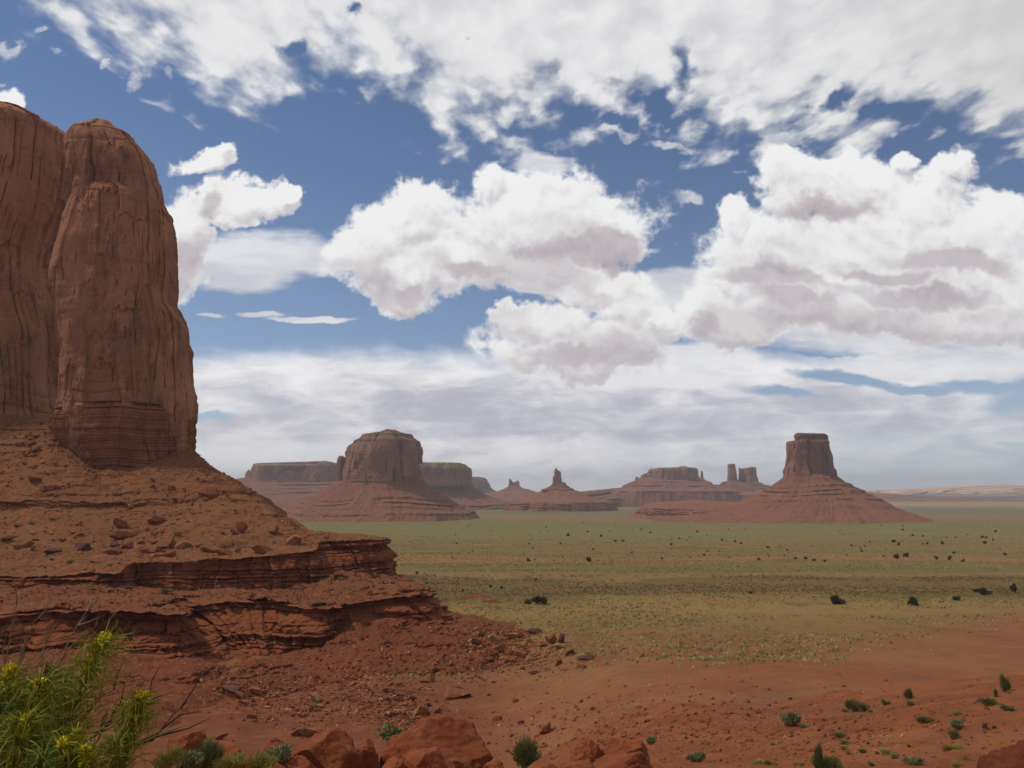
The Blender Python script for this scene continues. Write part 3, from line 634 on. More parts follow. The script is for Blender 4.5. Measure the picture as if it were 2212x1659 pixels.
# ------------------------------------------------------------------ the great butte on the left
def left_butte():
    r = root('sandstone_butte', at(200, 1010, 500), 'huge red-brown sandstone butte of rounded pillars filling the left of the view')
    kw = dict(round_top=0.25)
    outline_solid('pillar', r, M_CLIFF, [(236,-420,-40),(239,-460,12),(246,-480,52),(254,-490,84),(266,-495,118),(282,-500,148),(300,-500,163),(330,-500,162),(380,-500,158),(420,-500,150),(460,-500,138),(510,-500,120),(560,-500,108),(620,-500,106),(700,-500,118),(780,-500,124),(890,-500,130),(960,-500,150)], 548, 48, zref=6, back=.3, nth=1500, nz=620, p=3.6, amp=2.2, seed=101, cell=13, bands=0.6, **kw)
    outline_solid('pillar', r, M_CLIFF, [(281,204,262),(285,190,280),(294,180,295),(308,175,308),(326,172,323),(342,172,334),(360,175,341),(400,187,351),(430,185,357),(470,178,361),(520,164,366),(560,154,369),(600,151,371),(650,154,373),(700,161,377),(780,164,382),(850,161,388),(900,159,400),(950,164,405),(1015,186,405)], 505, 36, zref=10, back=.2, nth=1300, nz=620, p=3.4, amp=1.6, seed=102, cell=10, bands=0.6, **kw)
    outline_solid('pillar', r, M_CLIFF, [(381,226,264),(386,210,284),(394,203,302),(406,198,318),(440,194,327),(500,196,333),(560,192,337),(650,187,337),(750,180,340),(870,173,345),(915,172,347)], 490, 22, nth=900, nz=520, p=2.8, amp=1.5, seed=103, cell=8, bands=0.6, **kw)
    outline_solid('pillar', r, M_CLIFF, [(430,352,363),(436,347,369),(450,343,376),(480,340,381),(530,336,386),(560,335,385),(600,335,383),(648,335,381),(655,335,389),(668,335,396),(680,335,403),(692,334,408),(720,333,412),(780,332,418),(850,330,423),(900,330,424),(940,330,421),(955,330,419),(975,330,415),(1000,330,409)], 503, 26, back=.2, nth=700, nz=520, p=2.8, amp=1.2, seed=104, cell=6, bands=0.9, **kw)
    outline_solid('back_wall', r, M_CLIFF, [(330,60,190),(400,50,200),(700,40,210),(900,30,220)], 620, 14, nth=160, nz=120, p=3.0, amp=1.2, seed=111, cell=9)
    outline_solid('knob', r, M_CLIFF, [(288,168,190),(292,162,200),(300,158,206),(340,150,215)], 560, 8, nth=120, nz=40, p=2.4, amp=0.8, seed=105, cell=4)
    outline_solid('layered_foot', r, M_FOOT, [(868,162,404),(880,152,414),(892,144,422),(903,145,423),(916,141,423),(928,143,421),(938,147,420),(950,151,419),(962,158,418),(978,168,414),(1000,182,411),(1030,190,400)], 501, 36, back=.2, nth=1500, nz=200, p=2.6, amp=1.35, seed=106, cell=7, bands=2.8, round_top=0.0, zref=27)
    # talus, terraces and low cliffs below, lofted through rails
    R0 = [(-300,880,520),(0,893,503),(105,903,488),(190,1000,478),(300,992,476),(350,985,478),(385,970,484),(400,966,492),(408,968,498),(413,973,506),(400,965,545),(200,940,640)]
    R1 = [(-300,1065,430),(0,1080,418),(130,1080,415),(275,1085,412),(330,1082,412),(420,1075,418),(480,1058,430),(520,1048,445),(545,1060,455),(563,1078,468),(590,1084,520),(450,1060,640)]
    R1b = [(-300,1082,428),(0,1099,415),(130,1098,412),(275,1101,410),(330,1091,411),(420,1082,417),(480,1070,427),(530,1062,441),(560,1074,452),(580,1092,466),(600,1096,520),(460,1070,640)]
    Rp = [(-300,1205,318),(0,1215,308),(130,1213,306),(275,1198,312),(385,1188,318),(500,1182,322),(600,1170,330),(648,1158,340),(660,1154,350),(668,1152,365),(675,1150,400),(560,1140,520)]
    R2 = [(-300,1236,292),(0,1243,288),(130,1242,286),(272,1233,283),(290,1213,290),(440,1205,293),(590,1198,300),(672,1186,306),(690,1167,318),(832,1166,330),(838,1160,364),(700,1150,430)]
    R3 = [(-300,1264,290),(0,1262,286.5),(130,1262,284.5),(272,1262,281),(300,1268,287),(440,1271,290),(590,1272,296),(672,1258,302),(730,1230,312),(846,1246,326),(852,1232,364),(700,1220,430)]
    R4 = [(-300,1318,215),(0,1320,213),(130,1318,211),(275,1314,211),(384,1318,209),(400,1308,226),(575,1290,232),(690,1308,226),(750,1297,232),(907,1285,244),(925,1277,285),(860,1250,380)]
    R5 = [(-300,1408,207),(0,1412,205),(130,1414,203),(275,1416,202),(390,1422,201),(505,1418,212),(600,1404,219),(690,1392,219),(750,1340,229),(932,1343,240),(948,1328,285),(880,1290,380)]
    R6 = [(-300,115),(0,115),(130,112),(275,110),(400,112),(560,122),(700,135),(860,150),(1010,172),(1170,205),(1170,290),(1000,400)]
    rails = [np.array([at(*q) for q in Rr]) for Rr in (R0, R1, R1b, Rp, R2, R3, R4, R5)]
    e = []
    for xd, D in R6:
        x = (xd - 1106) / FP * D; e.append((x, D, float(ground_z(x, D, False)) - 1.5))
    rails.append(np.array(e))
    counts = [210, 26, 180, 70, 110, 120, 170, 230]
    seg = [150, 75, 90, 70, 80, 90, 70, 60, 150, 60, 40]
    tcol = np.concatenate([np.linspace(k, k + 1, n, endpoint=False) for k, n in enumerate(seg)] + [[11.0]])
    RL = np.array([np.stack([np.interp(tcol, np.arange(12), q[:, a]) for a in range(3)], -1) for q in rails])
    ker = np.hanning(15); ker /= ker.sum()
    for k in range(9):
        for a in range(3):
            pad = np.pad(RL[k, :, a], 7, mode='edge'); RL[k, :, a] = np.convolve(pad, ker, 'valid')
    rows, band = [], []
    for k, n in enumerate(counts):
        f = np.linspace(0, 1, n, endpoint=False)[:, None, None]
        sag = 0.0
        q = RL[k][None] * (1 - f) + RL[k + 1][None] * f
        if k in (0, 2, 5, 7):   # slopes hang slightly concave
            q = q.copy(); q[..., 2] -= np.sin(f[..., 0] * PI) * np.abs(RL[k][None, :, 2] - RL[k + 1][None, :, 2]) * 0.05
        rows.append(q); band += [k] * n
    rows.append(RL[8][None]); band.append(7)
    P = np.concatenate(rows, 0); band = np.array(band); nr, ncol = P.shape[:2]
    # horizontal outward direction
    T = np.gradient(P[:, :, :2], axis=1); L = np.linalg.norm(T, axis=2, keepdims=True) + 1e-9
    n2 = np.stack([T[..., 1], -T[..., 0]], -1) / L
    kk = np.hanning(61); kk /= kk.sum()
    ns = np.stack([np.apply_along_axis(lambda v: np.convolve(np.pad(v, 30, mode='edge'), kk, 'valid'), 0, n2[int(nr * .6), :, a]) for a in range(2)], -1)
    ns /= np.linalg.norm(ns, axis=1, keepdims=True); N = np.repeat(ns[None], nr, 0)
    X, Y, Z = P[..., 0].copy(), P[..., 1].copy(), P[..., 2].copy()
    sarc = np.repeat(np.cumsum(np.concatenate([[0], np.linalg.norm(np.diff(RL[5][:, :2], axis=0), axis=1)]))[None], nr, 0)
    def weight(b, fade_up, fade_dn):
        i = np.where(band == b)[0]; w = np.zeros(nr); w[i] = 1
        k = np.arange(nr); w = np.maximum(w, np.exp(-np.maximum(i[0] - k, 0) / fade_up) * (k < i[0])); w = np.maximum(w, np.exp(-np.maximum(k - i[-1], 0) / fade_dn) * (k > i[-1]))
        return w[:, None], i
    disp = np.zeros((nr, ncol))
    for b, amp, wj, lay, fu, fd, big in ((4, 1.0, 3.0, 1.1, 10, 12, 3.2), (6, 1.15, 3.6, 1.25, 10, 16, 6.5), (1, 0.45, 5.0, 1.2, 14, 14, 1.2)):
        w, i = weight(b, fu, fd)
        wp = fbm(sarc / 18, Z / 14, b * 3.0, 3) * 0.9
        i1, d1 = cells(sarc, wj, b * 7 + 1, wp); i2, d2 = cells(sarc, wj * 4.2, b * 7 + 3, wp * 0.5)
        zl = Z / lay + fbm(sarc / 40, 0 * Z, b * 9.1, 2) * 0.5 + fbm(sarc / 6, Z / 9, b * 2.1, 3) * 0.35; zl = zl + 0.9 * np.sin(zl * 0.9)
        iz, dz = cells(zl, 1.0, b * 7 + 5)
        d = (hash1(i1, b) - 0.5) * 2.1 + (hash1(i2, b + 3) - 0.5) * 2.6 + (hash1(iz, b + 5) - 0.5) * 2.3 + (hash1(iz * 57 + i1, b + 6) - 0.5) * 1.2
        mj = sstep(fbm(sarc / 9, Z / 4, b * 4.4, 3), -0.1, 0.25)
        d = d - 1.5 * np.exp(-(d1 / 0.09) ** 2) * mj - 1.5 * np.exp(-(d2 / 0.035) ** 2) * (hash1(i2, 8) > 0.4) - 0.8 * np.exp(-(dz / 0.16) ** 2) * (0.3 + hash1(iz, b + 50)) + fbm(X / 1.6, Y / 1.6, Z / 1.2, 4, 0.6) * 0.75
        top, bot = Z[i[0]][None], Z[i[-1]][None]; fz = np.clip((top - Z) / np.maximum(top - bot, 0.5), -0.3, 1.3)
        d = d + 1.3 * np.exp(-((fz + 0.02) / 0.10) ** 2) - 1.3 * np.exp(-((fz - 0.28) / 0.13) ** 2) + 1.2 * sstep(fz, 0.6, 1.1)   # cap bed overhangs
        d = d * amp + fbm(sarc / 22, 0 * Z + b * 5.0, fz * 0.7, 4) * big
        if b == 1: d = d * sstep(-np.arange(ncol)[None], -470, -330)
        disp += w * d
    fr = sstep(np.arange(ncol)[None] * 1.0, 0, 10)
    X += N[..., 0] * disp; Y += N[..., 1] * disp
    # slopes: rills, hummocks and thin bedding steps
    wt = np.ones(nr); wt[(band == 4) | (band == 6)] = 0.12; wt[:6] = 0.3; wt = np.convolve(np.pad(wt, 6, mode='edge'), np.ones(13) / 13, 'valid')[:, None]
    flat = (band == 3)[:, None]
    hz = fbm(X / 26, Y / 26, 2.2, 5, 0.55) * 2.6 + fbm(X / 5, Y / 5, Z / 5, 6, 0.66) * 1.0 + np.abs(fbm(X / 9, Y / 9, 9.9, 4)) * -1.2
    hz = np.where(flat, hz * 0.6, hz)
    Z += hz * wt
    ph = Z / np.where((band == 5)[:, None], 2.6, 5.5) + fbm(X / 60, Y / 60, 4.4, 2) * 0.5; iz = np.floor(ph); f = ph - iz
    ph2 = np.where((band == 5)[:, None], -0.16, 0.02); msk = sstep(fbm(X / 24, Y / 24, iz * 2.3, 3) - ph2, 0.0, 0.2) * wt
    saw = np.where(f < 0.25, f / 0.25, (1 - f) / 0.75) - 0.4
    la = np.where(band == 5, 3.2, np.where(band == 7, 2.0, 1.7))[:, None]
    X += N[..., 0] * saw * msk * la; Y += N[..., 1] * saw * msk * la
    G = np.stack([X, Y, Z], -1)
    loc = np.array(r.location)
    def part(name, sel, mat, parent=r):
        i = np.where(np.isin(band, sel))[0]; i0, i1 = i[0], min(i[-1] + 2, nr)
        return link(name, grid_mesh(name, G[i0:i1], flip=False), mat, parent)
    part('talus_slope', [0, 1, 2, 3], M_TALUS); part('ledge', [4], M_LEDGE); part('debris_slope', [5], M_SCREE2)
    part('ledge', [6], M_LEDGE); part('scree_slope', [7], M_SCREE)
    keep(r)
    return G, band
M_FOOT = cliff_mat('layered_foot_rock', A(132,84,70), A(150,98,78), A(92,68,64), s=4.0, strata=1.6, bd=0.7)
DARK = 0.78
M_SCREE2 = talus_mat('rubbly_red_soil', A(132,79,55), A(144,87,60), A(180,122,84), A(112,88,60), s=0.55, gamt=0.45, bd=0.35)
DARK = 1.0
LG, LBAND = left_butte()
# ------------------------------------------------------------------ where a sight line meets the land
_L = LG.reshape(-1, 3)[::2]; _Lu = _L[:, 0] / _L[:, 1]; _Lv = (_L[:, 2] - EYE) / _L[:, 1]
_o = np.argsort(_Lu); _Ls = _L[_o]; _Lus = _Lu[_o]; _Lvs = _Lv[_o]
_dist = np.geomspace(6, 20000, 3000)
def hit(xd, yd):
    u, v = ray(xd, yd)
    z = EYE + v * _dist; g = ground_z(u * _dist, _dist)
    k = np.where(z < g)[0]
    gd = _dist[k[0]] if len(k) else 1e9
    a, b = np.searchsorted(_Lus, [u - 0.0014, u + 0.0014])
    m = np.abs(_Lvs[a:b] - v) < 0.0014
    if m.any():
        q = _Ls[a:b][m]; q = q[np.argmin(q[:, 1])]
        if q[1] < gd: return np.array(q), 'rock'
    if gd > 1e8: return None, None
    return np.array([u * gd, gd, float(ground_z(u * gd, gd))]), 'ground'
rnd = random.Random(5)
# ------------------------------------------------------------------ boulders
def rock_mesh(name, seed, sub=3, cuts=10, squash=(1, 1, 1), rough=0.05, lo=0.55, hi=0.85):
    rs = np.random.RandomState(seed)
    import bmesh
    bm = bmesh.new(); bmesh.ops.create_icosphere(bm, subdivisions=sub, radius=1.0)
    co = np.array([v.co for v in bm.verts])
    for _ in range(cuts):
        n = rs.normal(size=3); n /= np.linalg.norm(n); d = rs.uniform(lo, hi)
        q = co @ n - d; co = co - np.clip(q, 0, None)[:, None] * n * 0.97
    f = fbm(co[:, 0] * 1.5 + seed, co[:, 1] * 1.5, co[:, 2] * 1.5, 5, 0.6)
    co = co * (1 + f[:, None] * rough * 2) * np.array(squash)
    for v, c in zip(bm.verts, co): v.co = c
    me = bpy.data.meshes.new(name); bm.to_mesh(me); bm.free()
    me.polygons.foreach_set('use_smooth', np.ones(len(me.polygons), dtype=bool)); me.update()
    return me
def rock_mat(name, c0, c1, dark, s=1.0, bd=0.04):
    m, sh, b = mat_base(name); p = pos(sh); x, y, z = sh.xyz(p)
    oi = sh.node('ShaderNodeObjectInfo'); rv = V(sh, oi.outputs['Random'])
    n1 = sh.noise(p, 0.8 / s, 6, 0.6); n2 = sh.noise(p, 5.0 / s, 8, 0.65); n3 = sh.noise(sh.comb(x * 0.6, y * 0.6, z * 5.0), 1.2 / s, 6, 0.6)
    c = sh.mix(sh.ss(n1, 0.4, 0.62), c0, c1)
    c = sh.mix(rv * 0.45, c, dark)
    c = sh.mix(sh.ss(n3, 0.52, 0.66) * 0.35, c, dark)
    c = sh.mix(sh.ss(n2, 0.56, 0.72) * 0.35, c, tuple(min(1, q * 1.35) for q in c1))
    sh.put(b.inputs['Base Color'], c)
    bump(sh, b, n2 * 0.7 + n3 * 0.6 + n1 * 1.2, 0.9, bd)
    return m
DARK = 0.80
M_ROCK = rock_mat('red_boulder', A(156,98,72), A(182,122,88), A(116,72,58), s=1.2, bd=0.15)
M_PALE = rock_mat('tan_boulder', A(176,140,104), A(196,160,120), A(150,118,90), s=1.2, bd=0.12)
M_GREY = rock_mat('purple_grey_boulder', A(122,84,76), A(142,100,88), A(98,68,62), s=1.2, bd=0.12)
DARK = 0.85
ROCKS = [rock_mesh('rock', 40 + i, 4, 13 + i % 4, ((1, 1, .8), (1.2, .9, .6), (1, .8, .45), (1, .9, 1.1))[i % 4], 0.05, 0.34, 0.72) for i in range(12)]
ROCKM = {}
for i, me in enumerate(ROCKS):
    for key, mt in (('r', M_ROCK), ('p', M_PALE), ('g', M_GREY)):
        q = me.copy(); q.materials.clear(); q.materials.append(mt); ROCKM[i, key] = q
def put_rock(xd, yd, w, h=None, key='r', label=None, group=None, var=None):
    p, src = hit(xd, yd)
    if p is None: return None
    D = p[1]; W = w / FP * D; H = (h if h else w * rnd.uniform(0.45, 0.8)) / FP * D
    i = rnd.randrange(12) if var is None else var
    me = ROCKM[i, key]
    o = bpy.data.objects.new('boulder', me); COL.objects.link(o)
    o.location = (p[0], p[1], p[2] + H * 0.25)
    sz = (1, .6, .45, 1.1)[i % 4]
    o.scale = (W * 0.68, W * rnd.uniform(0.5, 0.7), H * 0.80 / sz)
    o.rotation_euler = (rnd.uniform(-.15, .15), rnd.uniform(-.15, .15), rnd.uniform(0, 0.6) + (PI if rnd.random() < .5 else 0))
    tag(o, label, 'boulder', group)
    return o
BIG = [
 (447,1070,30,28,'r','tall brown slab standing near the right edge of the upper slope, below the pillar foot'),
 (371,1054,17,15,'r','single small block left of the tall slab high on the slope'),
 (446,1080,14,10,'r','flat orange block lying just below the tall brown slab'),
 (284,1094,15,12,'p','pale tan block at the right end of the thin upper rock ledge'),
 (100,1056,42,16,'r','long red slab on the upper left slope under the pillar foot'),
 (72,1036,30,18,'r','round orange block high on the left slope beside the long red slab'),
 (172,1156,20,12,'r','small block above the pair of dark blocks on the left terrace'),
 (184,1182,36,20,'g','dark purple block, larger of the pair on the left terrace'),
 (118,1190,30,16,'g','dark purple block, smaller and left one of the pair on the left terrace'),
 (45,1182,32,18,'r','broad rounded boulder near the left edge of the terrace'),
 (15,1164,34,11,'r','thin flat slab at the far left edge of the terrace'),
 (258,1160,46,26,'r','wide reddish slab leaning at the left end of the rockfall heap'),
 (247,1178,22,12,'g','dark block wedged under the leaning slab of the rockfall heap'),
 (272,1180,28,14,'r','orange block in front of the leaning slab of the rockfall heap'),
 (362,1182,44,34,'r','big wedge-shaped boulder pointing down in the middle of the rockfall heap'),
 (398,1182,34,26,'r','big square boulder right of the wedge-shaped one in the rockfall heap'),
 (315,1192,20,16,'r','rounded boulder left of the split one at the foot of the rockfall heap'),
 (336,1190,24,22,'r','split rounded boulder at the foot of the rockfall heap'),
 (335,1200,28,11,'r','low flat boulder at the very foot of the rockfall heap'),
 (367,1198,34,16,'r','long low boulder right of the flat one at the foot of the heap'),
 (238,1192,28,14,'r','boulder at the lower left of the rockfall heap'),
 (257,1193,24,14,'r','oval light red boulder at the lower left of the rockfall heap'),
 (216,1210,42,18,'r','broad low boulder on bare soil left of the rockfall heap'),
 (262,1136,32,22,'r','orange boulder at the top of the rockfall heap'),
 (335,1126,34,22,'r','orange boulder with a flat top above the big wedge-shaped one'),
 (452,1188,38,16,'r','long pile-like boulder between the rockfall heap and the cube'),
 (522,1148,17,24,'r','upright pointed boulder above the cube on the right of the terrace'),
 (506,1150,20,14,'r','flat boulder touching the left side of the upright pointed one'),
 (484,1196,26,13,'r','rough crumbled boulder at the terrace lip left of the cube'),
 (512,1190,18,13,'r','small round boulder just left of the cube'),
 (565,1192,38,30,'r','big cube-shaped boulder near the terrace lip'),
 (595,1150,24,26,'r','triangular fin of rock on the slope right of the cube'),
 (640,1172,34,30,'r','pinkish slab at the base of the flat-topped ledge corner'),
 (709,1160,13,9,'g','small dark boulder on the skyline of the flat ledge top'),
 (734,1242,24,18,'r','boulder below the overhanging ledge corner on its debris fan'),
 (800,1282,16,10,'r','small boulder low on the debris fan beside the lower ledge top'),
 (913,1290,14,13,'g','round brown boulder perched on the very tip of the lower ledge'),
 (1152,1370,26,13,'g','flat dark boulder behind the upright split boulders'),
 (1192,1390,34,30,'r','tall split boulder, left half, in the rockfall at the slope toe'),
 (1213,1388,16,30,'g','dark upright half leaning on the tall split boulder'),
 (1110,1376,34,18,'r','low domed boulder left of the tall split boulder'),
 (1064,1380,24,22,'p','tan boulder standing in the left of the toe rockfall'),
 (1215,1400,26,10,'p','flat light slab in front of the tall split boulder'),
 (1232,1414,22,13,'g','round dark boulder right of and below the split boulder'),
 (1263,1424,26,13,'g','dark boulder at the right end of the toe rockfall'),
 (1256,1444,28,14,'r','flat oval boulder lowest at the right end of the toe rockfall'),
 (1207,1436,18,13,'r','cube on bare soil below the toe rockfall'),
 (1095,1426,22,12,'r','small boulder at the lower edge of the toe rockfall'),
 (1120,1416,34,20,'r','large broken boulder in the middle of the toe rockfall'),
 (1072,1406,36,22,'r','large boulder left of the broken one in the toe rockfall'),
 (1030,1390,30,16,'r','boulder at the upper left of the toe rockfall'),
 (1130,1448,11,8,'g','single small dark boulder alone on the bare red slope'),
 (985,1508,58,26,'r','long flat-topped slab at the right end of the lower boulder field'),
 (922,1474,36,18,'r','rectangular slab at the top of the lower boulder field'),
 (905,1548,30,30,'r','tallest rounded boulder in the lower boulder field'),
 (942,1540,20,18,'r','boulder just right of the tallest one in the lower field'),
 (1075,1556,26,15,'r','lone boulder right of the lower boulder field'),
 (1124,1564,17,9,'g','small dark flat boulder alone on the wash'),
 (1178,1584,32,24,'r','lone boulder with a shaded right side near the foreground slabs'),
 (1112,1518,11,8,'r','tiny red boulder on the bare slope right of the long slab'),
 (492,1490,38,15,'g','greyish purple slab at the upper left of the lower boulder field'),
 (520,1506,24,17,'r','blocky boulder under the greyish slab'),
 (536,1502,11,20,'r','thin upright block beside the blocky boulder'),
 (554,1496,28,16,'r','sloping boulder right of the thin upright block'),
 (528,1524,22,18,'r','square boulder lowest in the upper left cluster'),
 (684,1516,26,22,'p','pale tan squarish boulder standing out in the lower boulder field'),
 (688,1530,14,12,'p','small pale boulder directly below the pale squarish one'),
 (650,1590,46,30,'r','leaning diamond-shaped boulder behind the foreground block'),
 (684,1592,46,26,'r','broad boulder touching the right of the diamond-shaped one'),
 (708,1594,24,22,'g','dark pointed boulder right of the broad one'),
 (476,1598,26,18,'r','small boulder with a dark gap beneath, left of the foreground blocks'),
 (548,1552,18,14,'r','reddish boulder alone between the two boulder clusters'),
 (597,1606,18,16,'g','dark small boulder in front of the diamond-shaped one'),
 (470,1414,22,18,'r','round boulder at the foot of the lowest ledge'),
]
for x, y, w, h, k, lb in BIG: put_rock(x, y, w, h, k, lb, 'boulders scattered on the slopes')
REG = [  # polygon-free scatter: centre, spread, count, size range, label of the group
 (330,1165,90,26,34,(7,20),'reddish block among the rockfall heap on the terrace','blocks of the terrace rockfall'),
 (70,970,75,50,26,(8,26),'orange block on the upper left slope below the pillars','blocks on the upper left slope'),
 (420,1075,110,50,26,(5,13),'small stone block on the open slope right of the pillar foot','blocks on the open slope'),
 (120,1150,110,45,16,(7,18),'stone block on the left slope above the terrace','blocks on the left slope'),
 (840,1520,95,45,74,(8,22),'angular boulder in the lower boulder field','boulders of the lower field'),
 (1090,1395,80,30,40,(7,20),'angular boulder in the rockfall at the slope toe','boulders of the toe rockfall'),
 (600,1520,110,40,40,(6,18),'angular boulder on the red slope left of the lower boulder field','boulders on the red slope'),
 (790,1250,50,20,12,(5,10),'small block on the debris fan beside the lower ledge','blocks on the debris fan'),
]
for cx, cy, sx, sy, n, (lo, hi), lb, g in REG:
    for _ in range(n):
        x = rnd.gauss(cx, sx * 0.6); y = rnd.gauss(cy, sy * 0.6) + (x - cx) * (0.25 if 'toe' in lb or 'lower boulder' in lb else 0)
        k = 'p' if rnd.random() < 0.10 else ('g' if rnd.random() < 0.25 else 'r')
        put_rock(x, y, lo + (hi - lo) * rnd.random() ** 2.2, None, k, lb, g)
def rubble():
    "loose stones too many to count"
    rs = np.random.RandomState(3)
    ok = np.where(LBAND != 4)[0]; ok = ok[(LBAND[ok] != 6)]; N = 34000
    r = ok[rs.randint(0, len(ok), N)]; r[::4] = np.where(LBAND == 5)[0][rs.randint(0, 120, len(r[::4]))]; c = rs.randint(0, LG.shape[1] - 70, N)
    P = LG[r, c]; dens = fbm(P[:, 0] / 14, P[:, 1] / 14, 3.3, 4)
    P = P[dens > -0.12 + 0.3 * (rs.rand(N) - 0.5)]
    # the boulder fields below
    Q = []
    for cx, cy, sx, sy, n, s in ((840,1525,110,50,3800,.3),(600,1520,130,50,1700,.3),(1090,1400,95,34,2200,.3),(930,1440,150,40,600,.1),(1600,1590,560,80,3600,0)):
        for _ in range(n):
            x = rs.normal(cx, sx * .6); y = rs.normal(cy, sy * .6) + (x - cx) * s * .8; Q.append((x, y))
    Q = np.array(Q)
    # analytic version of hit() for many points: march the rays over a coarse set of distances
    uv = np.array([ray(x, y) for x, y in Q]); d = np.geomspace(8, 700, 420)
    gx = uv[:, 0:1] * d[None]; gz = ground_z(gx, np.repeat(d[None], len(uv), 0), False); zz = EYE + uv[:, 1:2] * d[None]
    k = np.argmax(zz < gz, axis=1); dd = d[k]
    Qg = np.stack([uv[:, 0] * dd, dd, ground_z(uv[:, 0] * dd, dd)], -1)
    near = []
    for i, (a, b) in enumerate(uv):
        i0, i1 = np.searchsorted(_Lus, [a - 0.0015, a + 0.0015]); m = np.abs(_Lvs[i0:i1] - b) < 0.0015
        if m.any():
            q = _Ls[i0:i1][m]; q = q[np.argmin(q[:, 1])]
            near.append(q if q[1] < dd[i] else Qg[i])
        else: near.append(Qg[i])
    P = np.concatenate([P, np.array(near)], 0); n = len(P)
    px = P[:, 1] / FP                      # size of one photo unit there
    sz = px * (1.2 + 3.6 * rs.rand(n) ** 3) * np.where(np.arange(n) > n - len(near), 1.6, 1.0)
    base = np.array([(1,0,0),(-.5,.87,0),(-.5,-.87,0),(.35,.3,.8),(-.4,.1,.7),(.1,-.5,.75)], np.float32)
    F = np.array([(0,1,3),(1,4,3),(1,2,4),(2,5,4),(2,0,5),(0,3,5),(3,4,5)], np.int32)
    a = rs.rand(n) * 2 * PI; V_ = base[None] * (1 + rs.uniform(-.35, .35, (n, 6, 3)))
    x = V_[..., 0] * np.cos(a)[:, None] - V_[..., 1] * np.sin(a)[:, None]; y = V_[..., 0] * np.sin(a)[:, None] + V_[..., 1] * np.cos(a)[:, None]
    V_ = np.stack([x, y, V_[..., 2] * rs.uniform(.5, 1.1, (n, 1)) - 0.15], -1) * sz[:, None, None] + P[:, None]
    FF = F[None] + (np.arange(n) * 6)[:, None, None]
    me = raw_mesh('rubble', V_, FF, 3, smooth=False)
    m, sh, b = mat_base('loose_stones'); p = pos(sh)
    vv = sh.vor(p, 0.7, out='Color'); r1, r2, r3 = sh.xyz(vv)
    c = sh.mix(r1, A(120,72,54), A(172,112,80)); c = sh.mix(sh.ss(r2, 0.93, 0.97) * 0.6, c, A(206,176,140)); c = sh.mix(sh.ss(r3, 0.7, 0.9) * 0.5, c, A(104,74,66))
    sh.put(b.inputs['Base Color'], c)
    tag(link('rubble', me, m), kind='stuff')
rubble()
# ------------------------------------------------------------------ scrub on the valley floor
def leaf_mat(name, c0, c1, trans=0.0):
    m, sh, b = mat_base(name, 0.8); p = pos(sh)
    oi = sh.node('ShaderNodeObjectInfo'); rv = V(sh, oi.outputs['Random'])
    n = sh.noise(p, 6.0, 3, 0.6)
    c = sh.mix(sh.ss(n, 0.35, 0.65), c0, c1); c = sh.mix(rv * 0.5, c, tuple(q * 0.7 for q in c0))
    sh.put(b.inputs['Base Color'], c); return m
def scrub():
    rs = np.random.RandomState(8); N = 90000
    t = rs.uniform(math.log(150), math.log(1500), N); Y = np.exp(t); u = rs.uniform(-0.25, 0.72, N)
    ed = np.interp(u, [-0.6,-0.1,0.05,0.2,0.3,0.42,0.5,0.64,0.9], [2.26,2.30,2.29,2.27,2.22,2.26,2.34,2.46,2.5])
    X = u * Y; pn = fbm(X / 30, Y / 30, 2.0, 4)
    keep_ = (np.log10(Y) + pn * 0.09 > ed + rs.uniform(-0.05, 0.08, N) - 0.09 * rs.rand(N) * sstep(u, 0.0, 0.2)) & (rs.rand(N) < 0.50 + fbm(X / 160, Y / 50, 5.0, 3) * 1.3) & (rs.rand(N) > 0.8 * np.exp(-((Y - 500) / 22) ** 2)) & (rs.rand(N) > 0.85 * np.exp(-((Y - 725) / 40) ** 2))
    X, Y = X[keep_], Y[keep_]; n = len(X); Z = ground_z(X, Y)
    P = np.stack([X, Y, Z], -1)
    sz = rs.uniform(0.22, 0.62, n) * (1 + (rs.rand(n) > .97) * 0.5) * np.clip(Y / 420, 0.85, 1.6)
    base = np.array([(1,0,0),(.3,.95,0),(-.8,.6,0),(-.8,-.6,0),(.3,-.95,0),(.35,.2,.75),(-.3,.25,.85),(0,-.35,.7)], np.float32)
    F = np.array([(0,1,5),(1,6,5),(1,2,6),(2,3,6),(3,7,6),(3,4,7),(4,5,7),(4,0,5),(5,6,7)], np.int32)
    V_ = base[None] * (1 + rs.uniform(-.4, .4, (n, 8, 3))) * sz[:, None, None] + P[:, None]
    me = raw_mesh('scrub', V_, F[None] + (np.arange(n) * 8)[:, None, None], 3, smooth=False)
    m, sh, b = mat_base('sage_scrub'); p = pos(sh)
    vv = sh.vor(p, 0.5, out='Color'); r1, r2, r3 = sh.xyz(vv); big = sh.noise(p, 0.012, 4, 0.6)
    c = sh.mix(r1, A(116,104,68), A(168,154,106)); c = sh.mix(sh.ss(r2, 0.6, 0.95) * 0.7, c, A(92,80,54)); sh.mix(sh.ss(big, 0.5, 0.62) * 0.4, c, A(146,142,92))
    _, yy, _z = sh.xyz(p); wob = (big - 0.5) * 160.0
    c = sh.mix(sh.ss(yy + wob, 315, 350) * sh.ss(yy + wob, 480, 455) * 0.8, c, A(92,76,50)); c = sh.mix(sh.ss(yy + wob, 800, 700) * sh.ss(yy + wob, 620, 680) * 0.6, c, A(150,110,78))
    sh.put(b.inputs['Base Color'], c)
    tag(link('scrub', me, m), kind='stuff')
scrub()
